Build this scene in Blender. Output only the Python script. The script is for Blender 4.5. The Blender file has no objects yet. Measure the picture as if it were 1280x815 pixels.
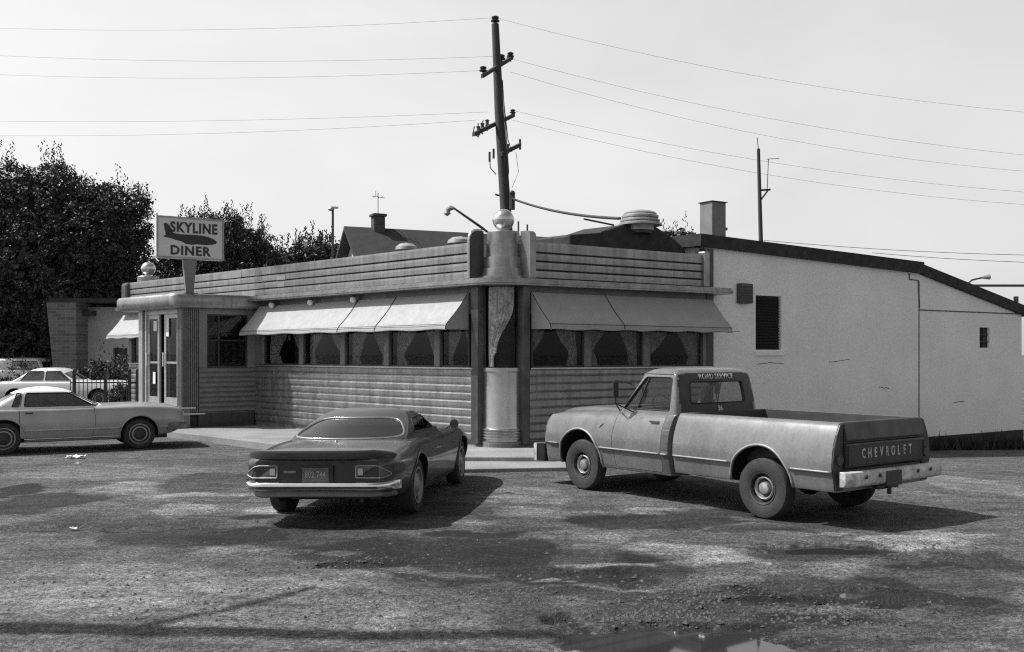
import bpy, bmesh, math, random
from mathutils import Vector, Matrix, noise
from mathutils.bvhtree import BVHTree
from math import sin, cos, pi, radians, sqrt, atan2

random.seed(7)
sc = bpy.context.scene
COL = sc.collection

# ------------------------------------------------------------------ camera, light, exposure
FPX, HOR, CAMH = 1244.4, 443.0, 1.95
cam_d = bpy.data.cameras.new('camera')
cam = bpy.data.objects.new('camera', cam_d); COL.objects.link(cam)
cam_d.sensor_width = 36; cam_d.lens = 35; cam_d.shift_y = (HOR - 407.5) / 1280
cam_d.clip_start = 0.1; cam_d.clip_end = 9000
cam.location = (0, 0, CAMH); cam.rotation_euler = (pi / 2, 0, 0)
sc.camera = cam

HAZE_LOW, HAZE_HIGH, HAZE_BACK = 5.35, 0.2, 0.55      # in units of the sky texture
SUN_EL, SUN_V = radians(52), Vector((0.998, -0.05, 0)).normalized()
world = bpy.data.worlds.new('World'); sc.world = world; world.use_nodes = True
nt = world.node_tree; bg = nt.nodes['Background']
sky = nt.nodes.new('ShaderNodeTexSky'); sky.sky_type = 'NISHITA'; sky.sun_disc = False
sky.sun_elevation = SUN_EL; sky.sun_rotation = radians(273); sky.dust_density = 4.0; sky.air_density = 1.0
bw = nt.nodes.new('ShaderNodeRGBToBW')
nt.links.new(sky.outputs[0], bw.inputs[0])
bg.inputs[1].default_value = 0.09
# pale summer haze: bright low in the sky, thinner overhead, with faint clouds
def _w(kind, **kw):
    q = nt.nodes.new(kind)
    for k, v in kw.items(): setattr(q, k, v)
    return q
geo = _w('ShaderNodeTexCoord'); sep = _w('ShaderNodeSeparateXYZ'); nt.links.new(geo.outputs['Generated'], sep.inputs[0])
hz = _w('ShaderNodeMapRange', interpolation_type='SMOOTHSTEP'); nt.links.new(sep.outputs[2], hz.inputs[0])
for i, v in ((1, .30), (2, .72), (3, HAZE_LOW), (4, HAZE_HIGH)): hz.inputs[i].default_value = v
sx = _w('ShaderNodeMapRange'); nt.links.new(sep.outputs[0], sx.inputs[0])
for i, v in ((1, -.7), (2, .6), (3, 1.12), (4, .93)): sx.inputs[i].default_value = v
cn = _w('ShaderNodeTexNoise'); cn.inputs['Scale'].default_value = 3.2; cn.inputs['Detail'].default_value = 6; cn.inputs['Distortion'].default_value = .4
mpc = _w('ShaderNodeMapping'); mpc.inputs['Scale'].default_value = (1, 1, 2.6); nt.links.new(geo.outputs['Generated'], mpc.inputs[0]); nt.links.new(mpc.outputs[0], cn.inputs['Vector'])
cr = _w('ShaderNodeMapRange'); nt.links.new(cn.outputs[0], cr.inputs[0])
for i, v in ((1, .3), (2, .7), (3, .92), (4, 1.08)): cr.inputs[i].default_value = v
sy = _w('ShaderNodeMapRange', interpolation_type='SMOOTHSTEP'); nt.links.new(sep.outputs[1], sy.inputs[0])
for i, v in ((1, -.1), (2, .75), (3, HAZE_BACK), (4, 1.0)): sy.inputs[i].default_value = v
m0 = _w('ShaderNodeMath', operation='MULTIPLY'); nt.links.new(sy.outputs[0], m0.inputs[0]); nt.links.new(sx.outputs[0], m0.inputs[1])
m1 = _w('ShaderNodeMath', operation='MULTIPLY'); nt.links.new(hz.outputs[0], m1.inputs[0]); nt.links.new(m0.outputs[0], m1.inputs[1])
m2 = _w('ShaderNodeMath', operation='MULTIPLY'); nt.links.new(m1.outputs[0], m2.inputs[0]); nt.links.new(cr.outputs[0], m2.inputs[1])
ad = _w('ShaderNodeMath', operation='ADD'); nt.links.new(m2.outputs[0], ad.inputs[0]); nt.links.new(bw.outputs[0], ad.inputs[1])
nt.links.new(ad.outputs[0], bg.inputs[0])
sun_d = bpy.data.lights.new('sun', 'SUN'); sun = bpy.data.objects.new('sun', sun_d); COL.objects.link(sun)
sun_d.energy = 5.0; sun_d.angle = radians(0.53); sun_d.color = (1, 0.995, 0.99)
sdir = Vector((SUN_V.x * cos(SUN_EL), SUN_V.y * cos(SUN_EL), -sin(SUN_EL)))
sun.rotation_euler = sdir.to_track_quat('-Z', 'Y').to_euler(); sun.location = (-30, 10, 40)
sc.view_settings.view_transform = 'Standard'; sc.view_settings.look = 'None'
sc.view_settings.gamma = 1; sc.view_settings.use_curve_mapping = False
sc.view_settings.exposure = 0.14
sc.cycles.use_denoising = False
sc.cycles.max_bounces = 8; sc.cycles.transparent_max_bounces = 12
sc.cycles.filter_width = 1.2
sc.cycles.sample_clamp_indirect = 4

# ------------------------------------------------------------------ materials
MATS = {}
def gm(name, v, rough=0.5, metal=0.0, var=0.12, scale=2.0, bump=0.0, bscale=60.0, coat=0.0, fine=0.0, fscale=90.0, stretch=(1, 1, 1), spec=0.5, streak=0.0):
    """neutral grey surface: base value v, cloudy wear (var), fine speckle (fine), bump"""
    if name in MATS: return MATS[name]
    m = bpy.data.materials.new(name); m.use_nodes = True; MATS[name] = m
    t = m.node_tree; n = t.nodes; L = t.links
    p = n['Principled BSDF']
    p.inputs['Roughness'].default_value = rough; p.inputs['Metallic'].default_value = metal
    p.inputs['Specular IOR Level'].default_value = spec
    if coat: p.inputs['Coat Weight'].default_value = coat; p.inputs['Coat Roughness'].default_value = 0.08
    tc = n.new('ShaderNodeTexCoord'); mp = n.new('ShaderNodeMapping'); mp.inputs['Scale'].default_value = stretch
    L.new(tc.outputs['Object'], mp.inputs[0])
    val = None
    def mul(a, b):
        k = n.new('ShaderNodeMath'); k.operation = 'MULTIPLY'
        for i, q in enumerate((a, b)):
            if isinstance(q, float): k.inputs[i].default_value = q
            else: L.new(q, k.inputs[i])
        return k.outputs[0]
    def ns(s, det, lo, hi, a=0.3, b=0.7, src=None):
        q = n.new('ShaderNodeTexNoise'); q.inputs['Scale'].default_value = s; q.inputs['Detail'].default_value = det
        L.new(src or mp.outputs[0], q.inputs['Vector'])
        r = n.new('ShaderNodeMapRange'); r.inputs[1].default_value = a; r.inputs[2].default_value = b
        r.inputs[3].default_value = lo; r.inputs[4].default_value = hi
        L.new(q.outputs[0], r.inputs[0]); return r.outputs[0]
    val = ns(scale, 6, 1 - var, 1 + var)
    if fine: val = mul(val, ns(fscale, 3, 1 - fine, 1 + fine))
    if streak:
        m2 = n.new('ShaderNodeMapping'); m2.inputs['Scale'].default_value = (6, 6, .35); L.new(tc.outputs['Object'], m2.inputs[0])
        val = mul(val, ns(1.6, 4, 1 - streak, 1 + .3 * streak, .35, .6, m2.outputs[0]))
    val = mul(val, float(v))
    cc = n.new('ShaderNodeCombineColor')
    for i in range(3): L.new(val, cc.inputs[i])
    L.new(cc.outputs[0], p.inputs['Base Color'])
    if rough > .08 and var:
        L.new(ns(scale * 2.3, 4, max(.02, rough * .8), min(1, rough * 1.25)), p.inputs['Roughness'])
    if bump:
        q = n.new('ShaderNodeTexNoise'); q.inputs['Scale'].default_value = bscale; q.inputs['Detail'].default_value = 4
        L.new(tc.outputs['Object'], q.inputs['Vector'])
        b = n.new('ShaderNodeBump'); b.inputs['Strength'].default_value = bump; b.inputs['Distance'].default_value = 0.02
        L.new(q.outputs[0], b.inputs['Height']); L.new(b.outputs[0], p.inputs['Normal'])
    return m

def glass_mat(name, tint=0.75, refl=1.0, ior=1.45, rough=0.02):
    if name in MATS: return MATS[name]
    m = bpy.data.materials.new(name); m.use_nodes = True; MATS[name] = m
    t = m.node_tree; n = t.nodes; L = t.links
    n.remove(n['Principled BSDF'])
    tr = n.new('ShaderNodeBsdfTransparent'); tr.inputs[0].default_value = (tint,) * 3 + (1,)
    gl = n.new('ShaderNodeBsdfGlossy'); gl.inputs['Roughness'].default_value = rough; gl.inputs[0].default_value = (refl,) * 3 + (1,)
    fr = n.new('ShaderNodeFresnel'); gb = n.new('ShaderNodeNewGeometry'); mr = n.new('ShaderNodeMapRange')   # same reflectance from both faces of a thin pane
    mr.inputs[3].default_value = ior; mr.inputs[4].default_value = 1 / ior
    L.new(gb.outputs['Backfacing'], mr.inputs[0]); L.new(mr.outputs[0], fr.inputs[0])
    mx = n.new('ShaderNodeMixShader'); L.new(fr.outputs[0], mx.inputs[0]); L.new(tr.outputs[0], mx.inputs[1]); L.new(gl.outputs[0], mx.inputs[2])
    L.new(mx.outputs[0], n['Material Output'].inputs[0])
    return m

M_STEEL = gm('stainless_steel', .30, .36, .75, .18, 3.0, fine=.1, fscale=40, bump=.08, bscale=6, streak=.2)
M_STEEL2 = gm('stainless_bright', .5, .28, .85, .12, 3.0, fine=.06)
M_ENAMEL = gm('dark_enamel', .045, .35, 0, .2, 3, streak=.2)
M_FRAME = gm('aluminium_frame', .42, .4, .5, .1, 4)
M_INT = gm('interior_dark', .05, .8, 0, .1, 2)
M_BRICK = None
M_AWN = gm('awning_canvas', .36, .8, 0, .05, 2.5, fine=.06, fscale=30, bump=.15, bscale=25)
M_WHITE = gm('white_paint', .74, .5, 0, .06, 3, fine=.05)
M_LACE = gm('lace_curtain', .72, .95, 0, .3, 7, fine=.3, fscale=22)
M_BLACK = gm('black_paint', .02, .4, 0, .15, 4)
M_RUB = gm('tyre_rubber', .035, .8, 0, .25, 6, fine=.2, fscale=60, bump=.1, bscale=70)
M_RUBD = gm('dusty_tyre_rubber', .035, .85, 0, .3, 5, fine=.2, fscale=60, bump=.1, bscale=70)
M_CHROME = gm('chrome', .72, .12, 1, .08, 6)
M_WOOD = gm('pole_wood', .05, .85, 0, .3, 3, stretch=(8, 8, .6), bump=.3, bscale=20)
M_DKMET = gm('dark_metal', .05, .5, .3, .2, 5)
M_GALV = gm('galvanised_metal', .35, .55, .5, .15, 6)
M_TAR = gm('tar_roof', .028, .8, 0, .3, 3, bump=.2, bscale=30)
M_CONC = gm('concrete', .24, .9, 0, .2, 1.2, fine=.22, fscale=45, bump=.25, bscale=60)
M_STUCCO = gm('painted_block', .88, .9, 0, .06, .8, fine=.13, fscale=28, bump=.3, bscale=35)
M_GLASS = glass_mat('window_glass', .7, .55)
M_CARGLASS = glass_mat('car_glass', .55, .95, 2.05, .03)
M_GLOBE = gm('milk_glass', .75, .25, 0, .04, 4)
M_INSUL = gm('insulator_porcelain', .04, .3, 0, .1, 8)

def brick_mat(name, v, mortar, scale=5.0):
    m = bpy.data.materials.new(name); m.use_nodes = True
    t = m.node_tree; n = t.nodes; L = t.links; p = n['Principled BSDF']; p.inputs['Roughness'].default_value = .9
    tc = n.new('ShaderNodeTexCoord'); mp = n.new('ShaderNodeMapping'); mp.inputs['Rotation'].default_value = (pi / 2, 0, 0)
    L.new(tc.outputs['Object'], mp.inputs[0])
    b = n.new('ShaderNodeTexBrick'); L.new(mp.outputs[0], b.inputs['Vector'])
    b.inputs['Color1'].default_value = (v,) * 3 + (1,); b.inputs['Color2'].default_value = (v * .6,) * 3 + (1,); b.inputs['Mortar'].default_value = (mortar,) * 3 + (1,)
    b.inputs['Scale'].default_value = scale; b.inputs['Mortar Size'].default_value = .014
    b.inputs['Row Height'].default_value = .35; b.inputs['Brick Width'].default_value = 1.0
    L.new(b.outputs[0], p.inputs['Base Color'])
    return m
M_BRICK = brick_mat('brick', .2, .28, 4.5)

# ------------------------------------------------------------------ object helpers
def tag(o, label=None, cat=None, group=None, kind=None):
    if label: o['label'] = label
    if cat: o['category'] = cat
    if group: o['group'] = group
    if kind: o['kind'] = kind
    return o
def thing(name, label, cat, loc=(0, 0, 0), rz=0.0, group=None):
    o = bpy.data.objects.new(name, None); COL.objects.link(o); o.empty_display_size = .3
    o.location = loc; o.rotation_euler = (0, 0, rz)
    return tag(o, label, cat, group)
def link_mesh(name, me, mat, parent=None, smooth=None, bevel=0.0):
    o = bpy.data.objects.new(name, me); COL.objects.link(o)
    if mat is not None and not any(m is not None for m in me.materials):
        me.materials.clear(); me.polygons.foreach_set('material_index', [0] * len(me.polygons)) if not isinstance(mat, (list, tuple)) else None
        for mm in (mat if isinstance(mat, (list, tuple)) else [mat]): me.materials.append(mm)
    if parent: o.parent = parent
    if smooth:
        me.polygons.foreach_set('use_smooth', [True] * len(me.polygons))
        if smooth is not True: me.set_sharp_from_angle(angle=radians(smooth))
    if bevel:
        b = o.modifiers.new('bevel', 'BEVEL'); b.width = bevel; b.segments = 2; b.limit_method = 'ANGLE'; b.angle_limit = radians(35)
    return o
class MB:
    def __init__(s): s.v = []; s.f = []; s.mi = []; s.cur = 0
    def add(s, vs, fs):
        k = len(s.v); s.v += [tuple(q) for q in vs]; s.f += [tuple(i + k for i in f) for f in fs]; s.mi += [s.cur] * len(fs); return s
    def box(s, x0, x1, y0, y1, z0, z1):
        return s.add([(x, y, z) for x in (x0, x1) for y in (y0, y1) for z in (z0, z1)],
                     [(0, 1, 3, 2), (4, 6, 7, 5), (0, 4, 5, 1), (2, 3, 7, 6), (0, 2, 6, 4), (1, 5, 7, 3)])
    def prism(s, poly, axis, lo, hi):
        n = len(poly); vs = []
        for h in (lo, hi):
            for a, b in poly: vs.append({'x': (h, a, b), 'y': (a, h, b), 'z': (a, b, h)}[axis])
        fs = [tuple(range(n)), tuple(range(2 * n - 1, n - 1, -1))] + [(i, (i + 1) % n, n + (i + 1) % n, n + i) for i in range(n)]
        return s.add(vs, fs)
    def tube(s, pts, r, n=8, closed=False, cap=True):
        pts = [Vector(p) for p in pts]; N = len(pts); rr = r if isinstance(r, (list, tuple)) else [r] * N
        up = Vector((0, 0, 1)); rings = []
        prev = None
        for i, p in enumerate(pts):
            a = pts[(i - 1) % N] if (closed or i) else p; b = pts[(i + 1) % N] if (closed or i < N - 1) else p
            t = (b - a)
            t = t.normalized() if t.length > 1e-9 else Vector((0, 0, 1))
            if prev is None:
                u = t.cross(up)
                if u.length < 1e-3: u = t.cross(Vector((1, 0, 0)))
            else: u = prev - t * prev.dot(t)
            u.normalize(); prev = u; w = t.cross(u)
            rings.append([p + (u * cos(2 * pi * k / n) + w * sin(2 * pi * k / n)) * rr[i] for k in range(n)])
        vs = [q for R in rings for q in R]; fs = []
        for i in range(N if closed else N - 1):
            j = (i + 1) % N
            for k in range(n): fs.append((i * n + k, i * n + (k + 1) % n, j * n + (k + 1) % n, j * n + k))
        if cap and not closed: fs += [tuple(range(n - 1, -1, -1)), tuple((N - 1) * n + k for k in range(n))]
        return s.add(vs, fs)
    def lathe(s, prof, c=(0, 0, 0), n=24, axis='z', closed=False, cap0=True, cap1=True):
        """prof: (radius, height) list"""
        vs = []; N = len(prof)
        for r, h in prof:
            for k in range(n):
                a = 2 * pi * k / n; x, y = r * cos(a), r * sin(a)
                q = {'z': (x, y, h), 'y': (x, h, y), 'x': (h, x, y)}[axis]
                vs.append((q[0] + c[0], q[1] + c[1], q[2] + c[2]))
        fs = []
        for i in range(N if closed else N - 1):
            j = (i + 1) % N
            for k in range(n): fs.append((i * n + k, i * n + (k + 1) % n, j * n + (k + 1) % n, j * n + k))
        if not closed: fs += ([tuple(range(n))] if cap0 else []) + ([tuple((N - 1) * n + k for k in range(n))] if cap1 else [])
        return s.add(vs, fs)
    def ball(s, c, r, n=16, m=10, sz=1.0):
        return s.lathe([(r * sin(pi * i / m) if 0 < i < m else 1e-4, -r * sz * cos(pi * i / m)) for i in range(m + 1)], c, n)
    def grid(s, fn, nu, nv):
        vs = [fn(u / nu, v / nv) for v in range(nv + 1) for u in range(nu + 1)]
        return s.add(vs, [(v * (nu + 1) + u, v * (nu + 1) + u + 1, (v + 1) * (nu + 1) + u + 1, (v + 1) * (nu + 1) + u) for v in range(nv) for u in range(nu)])
    def mesh(s, name='m', xf=None, fix=True):
        vs = [xf(*q) for q in s.v] if xf else s.v
        me = bpy.data.meshes.new(name); me.from_pydata(vs, [], s.f)
        me.polygons.foreach_set('material_index', s.mi)
        if fix:
            b = bmesh.new(); b.from_mesh(me); bmesh.ops.recalc_face_normals(b, faces=b.faces); b.to_mesh(me); b.free()
        me.update(); return me
    def build(s, name, mat, parent=None, xf=None, smooth=None, bevel=0.0, fix=True):
        return link_mesh(name, s.mesh(name, xf, fix), mat, parent, smooth, bevel)

def evaluated(o):
    dg = bpy.context.evaluated_depsgraph_get(); dg.update()
    me = bpy.data.meshes.new_from_object(o.evaluated_get(dg)); return me
def boolean(me, cutters, op='DIFFERENCE'):
    """apply cutter meshes one after the other to a mesh; returns a new mesh"""
    o = bpy.data.objects.new('tmp', me); COL.objects.link(o); tmp = [o]
    for c in cutters:
        co = bpy.data.objects.new('cut', c); COL.objects.link(co); tmp.append(co)
        m = o.modifiers.new('b', 'BOOLEAN'); m.operation = op; m.solver = 'EXACT'; m.object = co
        try: m.material_mode = 'TRANSFER'
        except Exception: pass
    out = evaluated(o)
    for t in tmp: bpy.data.objects.remove(t)
    return out
def text_mesh(s, size, extrude=.006, offset=0.0, align='CENTER', space=1.0):
    cu = bpy.data.curves.new('t', 'FONT'); cu.body = s; cu.size = size; cu.extrude = extrude; cu.offset = offset
    cu.align_x = align; cu.align_y = 'CENTER'; cu.space_character = space; cu.resolution_u = 3
    o = bpy.data.objects.new('t', cu); COL.objects.link(o); me = evaluated(o); bpy.data.objects.remove(o)
    me.materials.clear(); return me
def bvh_of(me): 
    return BVHTree.FromPolygons([v.co.copy() for v in me.vertices], [tuple(p.vertices) for p in me.polygons])
def dense(pts, step, closed=False):
    out = []; P = list(pts) + ([pts[0]] if closed else [])
    for a, b in zip(P[:-1], P[1:]):
        d = sqrt(sum((x - y) ** 2 for x, y in zip(a, b))); k = max(1, int(d / step))
        out += [tuple(x + (y - x) * i / k for x, y in zip(a, b)) for i in range(k)]
    if not closed: out.append(tuple(P[-1]))
    return out
def chaikin(P, it=2, closed=False):
    for _ in range(it):
        Q = [] if closed else [P[0]]
        n = len(P)
        for i in range(n if closed else n - 1):
            a, b = P[i], P[(i + 1) % n]
            Q.append(tuple(.75 * x + .25 * y for x, y in zip(a, b))); Q.append(tuple(.25 * x + .75 * y for x, y in zip(a, b)))
        if not closed: Q.append(P[-1])
        P = Q
    return P
def rpoly(P, r, n=4):
    """round the corners of a polygon"""
    out = []; N = len(P)
    for i in range(N):
        p = Vector(P[i]); a = Vector(P[i - 1]) - p; b = Vector(P[(i + 1) % N]) - p
        k = min(r, a.length * .45, b.length * .45); A = p + a.normalized() * k; B = p + b.normalized() * k
        for j in range(n + 1):
            t = j / n; out.append(tuple(A * (1 - t) ** 2 + p * 2 * t * (1 - t) + B * t * t))
    return out
def at(px, py, Z):
    return Vector(((px - 640) / FPX * Z, Z, CAMH - (py - HOR) / FPX * Z))
def gpt(px, py, z=0.0):
    Z = (CAMH - z) * FPX / (py - HOR); return ((px - 640) / FPX * Z, Z)

# ------------------------------------------------------------------ ground
def sstep(a, b, x):
    t = min(1, max(0, (x - a) / (b - a))); return t * t * (3 - 2 * t)
def drop(x, y):
    s = (x - 4.5) * .7 + (y - 13) * .7
    s = max(0, s - 1.5); return -0.048 * min(s, 18) * sstep(0, 3, s) * sstep(2, 7, x)
HOLES = [  # px, py, half-length along x (m), half-depth along y (m), depth (m), z noise
    (745, 718, .42, .30, .05), (708, 776, .16, .20, .07), (835, 800, .85, .42, .055), (1092, 747, .40, .32, .05),
    (1035, 686, .75, .30, .05), (62, 660, .55, .25, .04), (150, 661, .2, .12, .03), (447, 707, .45, .14, .03),
    (985, 752, .5, .15, .03), (640, 742, .35, .15, .02), (300, 640, .6, .3, .02)]
HOLES = [(*gpt(a, b), c, d, e) for a, b, c, d, e in HOLES]
def gheight(x, y):
    z = drop(x, y)
    if 3 < y < 34 and abs(x) < 22:
        near = sstep(32, 14, y)
        z += near * .028 * (noise.noise((x * .55, y * .8, 1.7))) + near * .012 * noise.noise((x * 1.7, y * 2.1, 5)) 
        if y < 14:
            rr = rough(x, y)
            if rr: z += rr * (.016 * noise.noise((x * 9, y * 9, 21)) + .010 * noise.noise((x * 19, y * 19, 31)))
        if y < 15: z += .008 * noise.noise((x * 6, y * 6, 2)) * sstep(15, 10, y)
        for hx, hy, a, b, d in HOLES:
            ddx, ddy = (x - hx) / a, (y - hy) / b; q = ddx * ddx + ddy * ddy
            if q < 4:
                q += .7 * noise.noise((x * 3, y * 4, hx)) + .25 * noise.noise((x * 11, y * 11, hx)); z = z * sstep(.8, 3.5, q) - d * sstep(1.3, .5, q) + (.006 * sstep(.9, 1.4, q) * sstep(2.6, 1.5, q))
    return z
ROUGH = [(*gpt(a, b), c, d, k) for a, b, c, d, k in ((1020, 790, 1.9, .9, 1.0), (880, 745, 1.2, .6, .9), (1130, 760, 1.4, .7, .9), (720, 745, .9, .5, .7), (430, 700, 1.1, .4, .6), (240, 655, 1.2, .4, .5), (1000, 700, 1.4, .5, .6), (640, 700, 1.0, .5, .5), (820, 655, 1.2, .5, .4), (1180, 690, 1.2, .5, .6))]
def rough(x, y):
    r = 0
    for cx, cy, a, b, k in ROUGH:
        q = ((x - cx) / a) ** 2 + ((y - cy) / b) ** 2
        if q < 3: r = max(r, k * sstep(1.8, .3, q + .8 * noise.noise((x * 1.5, y * 1.5, 11))))
    return r
def flat_spot(x, y):   # keep the ground level where tyres stand
    k = 1.0
    for cx, cy, r in FLAT:
        d = sqrt((x - cx) ** 2 + (y - cy) ** 2); k = min(k, sstep(r * .5, r, d))
    return k
FLAT = [(.99, 14.4, 1.2), (2.95, 11.8, 1.3), (4.5, 13, 1.2), (-2.8, 12.4, 1.0), (-1.2, 12.3, 1.0), (-.8, 15, 1.), (-2.5, 15, 1.0), (-7.6, 20.5, 1.2), (-9.8, 19.2, 1.2)]
PATCH = [  # px, py, half width px, half height px, amount (+ paler dust, - darker tar and painted-in pothole shadow)
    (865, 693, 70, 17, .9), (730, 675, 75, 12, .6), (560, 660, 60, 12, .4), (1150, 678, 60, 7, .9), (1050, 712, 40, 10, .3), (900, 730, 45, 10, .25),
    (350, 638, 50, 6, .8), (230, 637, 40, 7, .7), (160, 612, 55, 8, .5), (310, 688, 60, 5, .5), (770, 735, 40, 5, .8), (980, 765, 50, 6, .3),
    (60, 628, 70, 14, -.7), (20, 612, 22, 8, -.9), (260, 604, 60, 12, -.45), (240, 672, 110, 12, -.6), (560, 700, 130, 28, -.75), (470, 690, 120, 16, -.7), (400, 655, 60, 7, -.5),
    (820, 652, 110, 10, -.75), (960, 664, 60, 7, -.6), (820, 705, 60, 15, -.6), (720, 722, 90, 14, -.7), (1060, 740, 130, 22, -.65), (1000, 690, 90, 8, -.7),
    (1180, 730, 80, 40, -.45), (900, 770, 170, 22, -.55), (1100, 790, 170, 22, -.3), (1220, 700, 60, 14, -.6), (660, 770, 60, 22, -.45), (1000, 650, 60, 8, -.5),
    (745, 718, 34, 6, -2.0), (708, 777, 15, 9, -2.0), (1037, 686, 58, 4, -2.0), (62, 660, 38, 3, -2.0), (152, 662, 16, 3, -1.6), (1092, 746, 48, 6, -1.6), (445, 708, 62, 4, -1.4), (18, 615, 24, 8, -1.6), (860, 798, 95, 10, -1.2), (590, 668, 60, 3, -.9), (1140, 705, 40, 4, -1.0), (930, 640, 90, 5, -.7), (335, 648, 22, 4, -1.0),  # small strong spots at the holes paint their shadow into the asphalt colour
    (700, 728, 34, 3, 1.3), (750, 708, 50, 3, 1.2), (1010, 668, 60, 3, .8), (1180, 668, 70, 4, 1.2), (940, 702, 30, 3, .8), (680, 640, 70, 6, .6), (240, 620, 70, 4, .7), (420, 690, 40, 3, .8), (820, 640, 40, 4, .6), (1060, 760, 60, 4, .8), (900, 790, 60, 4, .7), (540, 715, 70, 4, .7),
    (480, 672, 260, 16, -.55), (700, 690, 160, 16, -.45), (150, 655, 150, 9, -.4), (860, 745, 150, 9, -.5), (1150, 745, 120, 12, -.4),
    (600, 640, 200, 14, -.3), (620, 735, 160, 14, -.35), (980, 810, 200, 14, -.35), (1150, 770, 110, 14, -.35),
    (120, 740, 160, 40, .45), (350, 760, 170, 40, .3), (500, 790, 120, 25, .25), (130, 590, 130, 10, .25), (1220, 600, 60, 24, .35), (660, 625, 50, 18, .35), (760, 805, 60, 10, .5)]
def build_ground():
    def axis(fine, far):
        out = list(fine); d = fine[-1] - fine[-2]; x = fine[-1]
        while x < far: d *= 1.45; x += d; out.append(x)
        d = fine[1] - fine[0]; x = fine[0]
        while x > -far: d *= 1.45; x -= d; out.insert(0, x)
        return out
    xs = axis([-13 + i * .055 for i in range(int(30 / .055))], 3500)
    ys = [3.0]
    while ys[-1] < 34: ys.append(ys[-1] + max(.026, .0042 * ys[-1]) * (1.0 if ys[-1] < 20 else 2.2))
    ys = axis(ys, 3500)
    vs = [];
    pat = []
    pw = []
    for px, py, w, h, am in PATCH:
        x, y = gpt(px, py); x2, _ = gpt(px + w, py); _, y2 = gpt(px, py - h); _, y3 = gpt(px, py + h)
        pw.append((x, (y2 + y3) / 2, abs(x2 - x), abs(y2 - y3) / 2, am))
    for y in ys:
        for x in xs:
            inner = 3 < y < 34 and -14 < x < 20
            if inner:
                k = flat_spot(x, y); z = drop(x, y) + (gheight(x, y) - drop(x, y)) * k
                p = 0
                wx = x + .35 * noise.noise((x * 1.3, y * 1.3, 3)) + .12 * noise.noise((x * 5, y * 5, 9)); wy = y + .35 * noise.noise((x * 1.3, y * 1.3, 7)) + .12 * noise.noise((x * 5, y * 5, 4))
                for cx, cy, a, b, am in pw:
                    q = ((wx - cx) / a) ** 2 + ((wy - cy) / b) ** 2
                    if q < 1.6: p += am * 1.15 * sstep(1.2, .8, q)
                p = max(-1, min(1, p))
            else: z = drop(x, min(y, 60)) if y > 0 else 0; p = 0
            vs.append((x, y, z)); pat.append(p)
    nx = len(xs)
    fs = [(j * nx + i, j * nx + i + 1, (j + 1) * nx + i + 1, (j + 1) * nx + i) for j in range(len(ys) - 1) for i in range(nx - 1)]
    me = bpy.data.meshes.new('ground'); me.from_pydata(vs, [], fs)
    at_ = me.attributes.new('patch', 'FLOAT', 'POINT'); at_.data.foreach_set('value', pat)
    m = bpy.data.materials.new('worn_asphalt'); m.use_nodes = True
    t = m.node_tree; n = t.nodes; L = t.links; p = n['Principled BSDF']; p.inputs['Roughness'].default_value = .88; p.inputs['Specular IOR Level'].default_value = .3
    tc = n.new('ShaderNodeTexCoord')
    def N(scale, det, rgh=.6, st=(1, 1, 1)):
        mp = n.new('ShaderNodeMapping'); mp.inputs['Scale'].default_value = st; L.new(tc.outputs['Object'], mp.inputs[0])
        q = n.new('ShaderNodeTexNoise'); q.inputs['Scale'].default_value = scale; q.inputs['Detail'].default_value = det; q.inputs['Roughness'].default_value = rgh
        L.new(mp.outputs[0], q.inputs['Vector']); return q.outputs[0]
    def MR(src, a, b, lo, hi):
        r = n.new('ShaderNodeMapRange'); r.inputs[1].default_value = a; r.inputs[2].default_value = b; r.inputs[3].default_value = lo; r.inputs[4].default_value = hi
        L.new(src, r.inputs[0]); return r.outputs[0]
    def MA(op, a, b):
        k = n.new('ShaderNodeMath'); k.operation = op
        for i, q in enumerate((a, b)):
            if isinstance(q, (int, float)): k.inputs[i].default_value = q
            else: L.new(q, k.inputs[i])
        return k.outputs[0]
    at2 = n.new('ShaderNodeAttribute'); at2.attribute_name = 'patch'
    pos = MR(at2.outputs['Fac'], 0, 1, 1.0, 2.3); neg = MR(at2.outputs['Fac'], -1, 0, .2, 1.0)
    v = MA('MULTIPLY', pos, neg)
    v = MA('MULTIPLY', v, MR(N(.45, 7), .35, .65, .7, 1.25))
    v = MA('MULTIPLY', v, MR(N(2.6, 7, .75, (.55, 1.4, 1)), .35, .65, .5, 1.4))
    v = MA('MULTIPLY', v, MR(N(38, 4, .8), .32, .68, .35, 1.65))
    v = MA('MULTIPLY', v, MR(N(150, 2, .8), .3, .7, .5, 1.5))
    # cracks
    vo = n.new('ShaderNodeTexVoronoi'); vo.feature = 'DISTANCE_TO_EDGE'; vo.inputs['Scale'].default_value = .38
    mpv = n.new('ShaderNodeMapping'); L.new(tc.outputs['Object'], mpv.inputs[0])
    wv = n.new('ShaderNodeVectorMath'); wv.operation = 'MULTIPLY_ADD'
    nz = n.new('ShaderNodeTexNoise'); nz.inputs['Scale'].default_value = 1.6; nz.inputs['Detail'].default_value = 6; L.new(tc.outputs['Object'], nz.inputs['Vector'])
    L.new(nz.outputs['Color'], wv.inputs[0]); wv.inputs[1].default_value = (.8, .8, 0); L.new(mpv.outputs[0], wv.inputs[2]); L.new(wv.outputs[0], vo.inputs['Vector'])
    v = MA('MULTIPLY', v, MR(vo.outputs['Distance'], .001, .008, .72, 1.0))
    vg = n.new('ShaderNodeTexVoronoi'); vg.inputs['Scale'].default_value = 34; vg.inputs['Randomness'].default_value = 1
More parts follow.
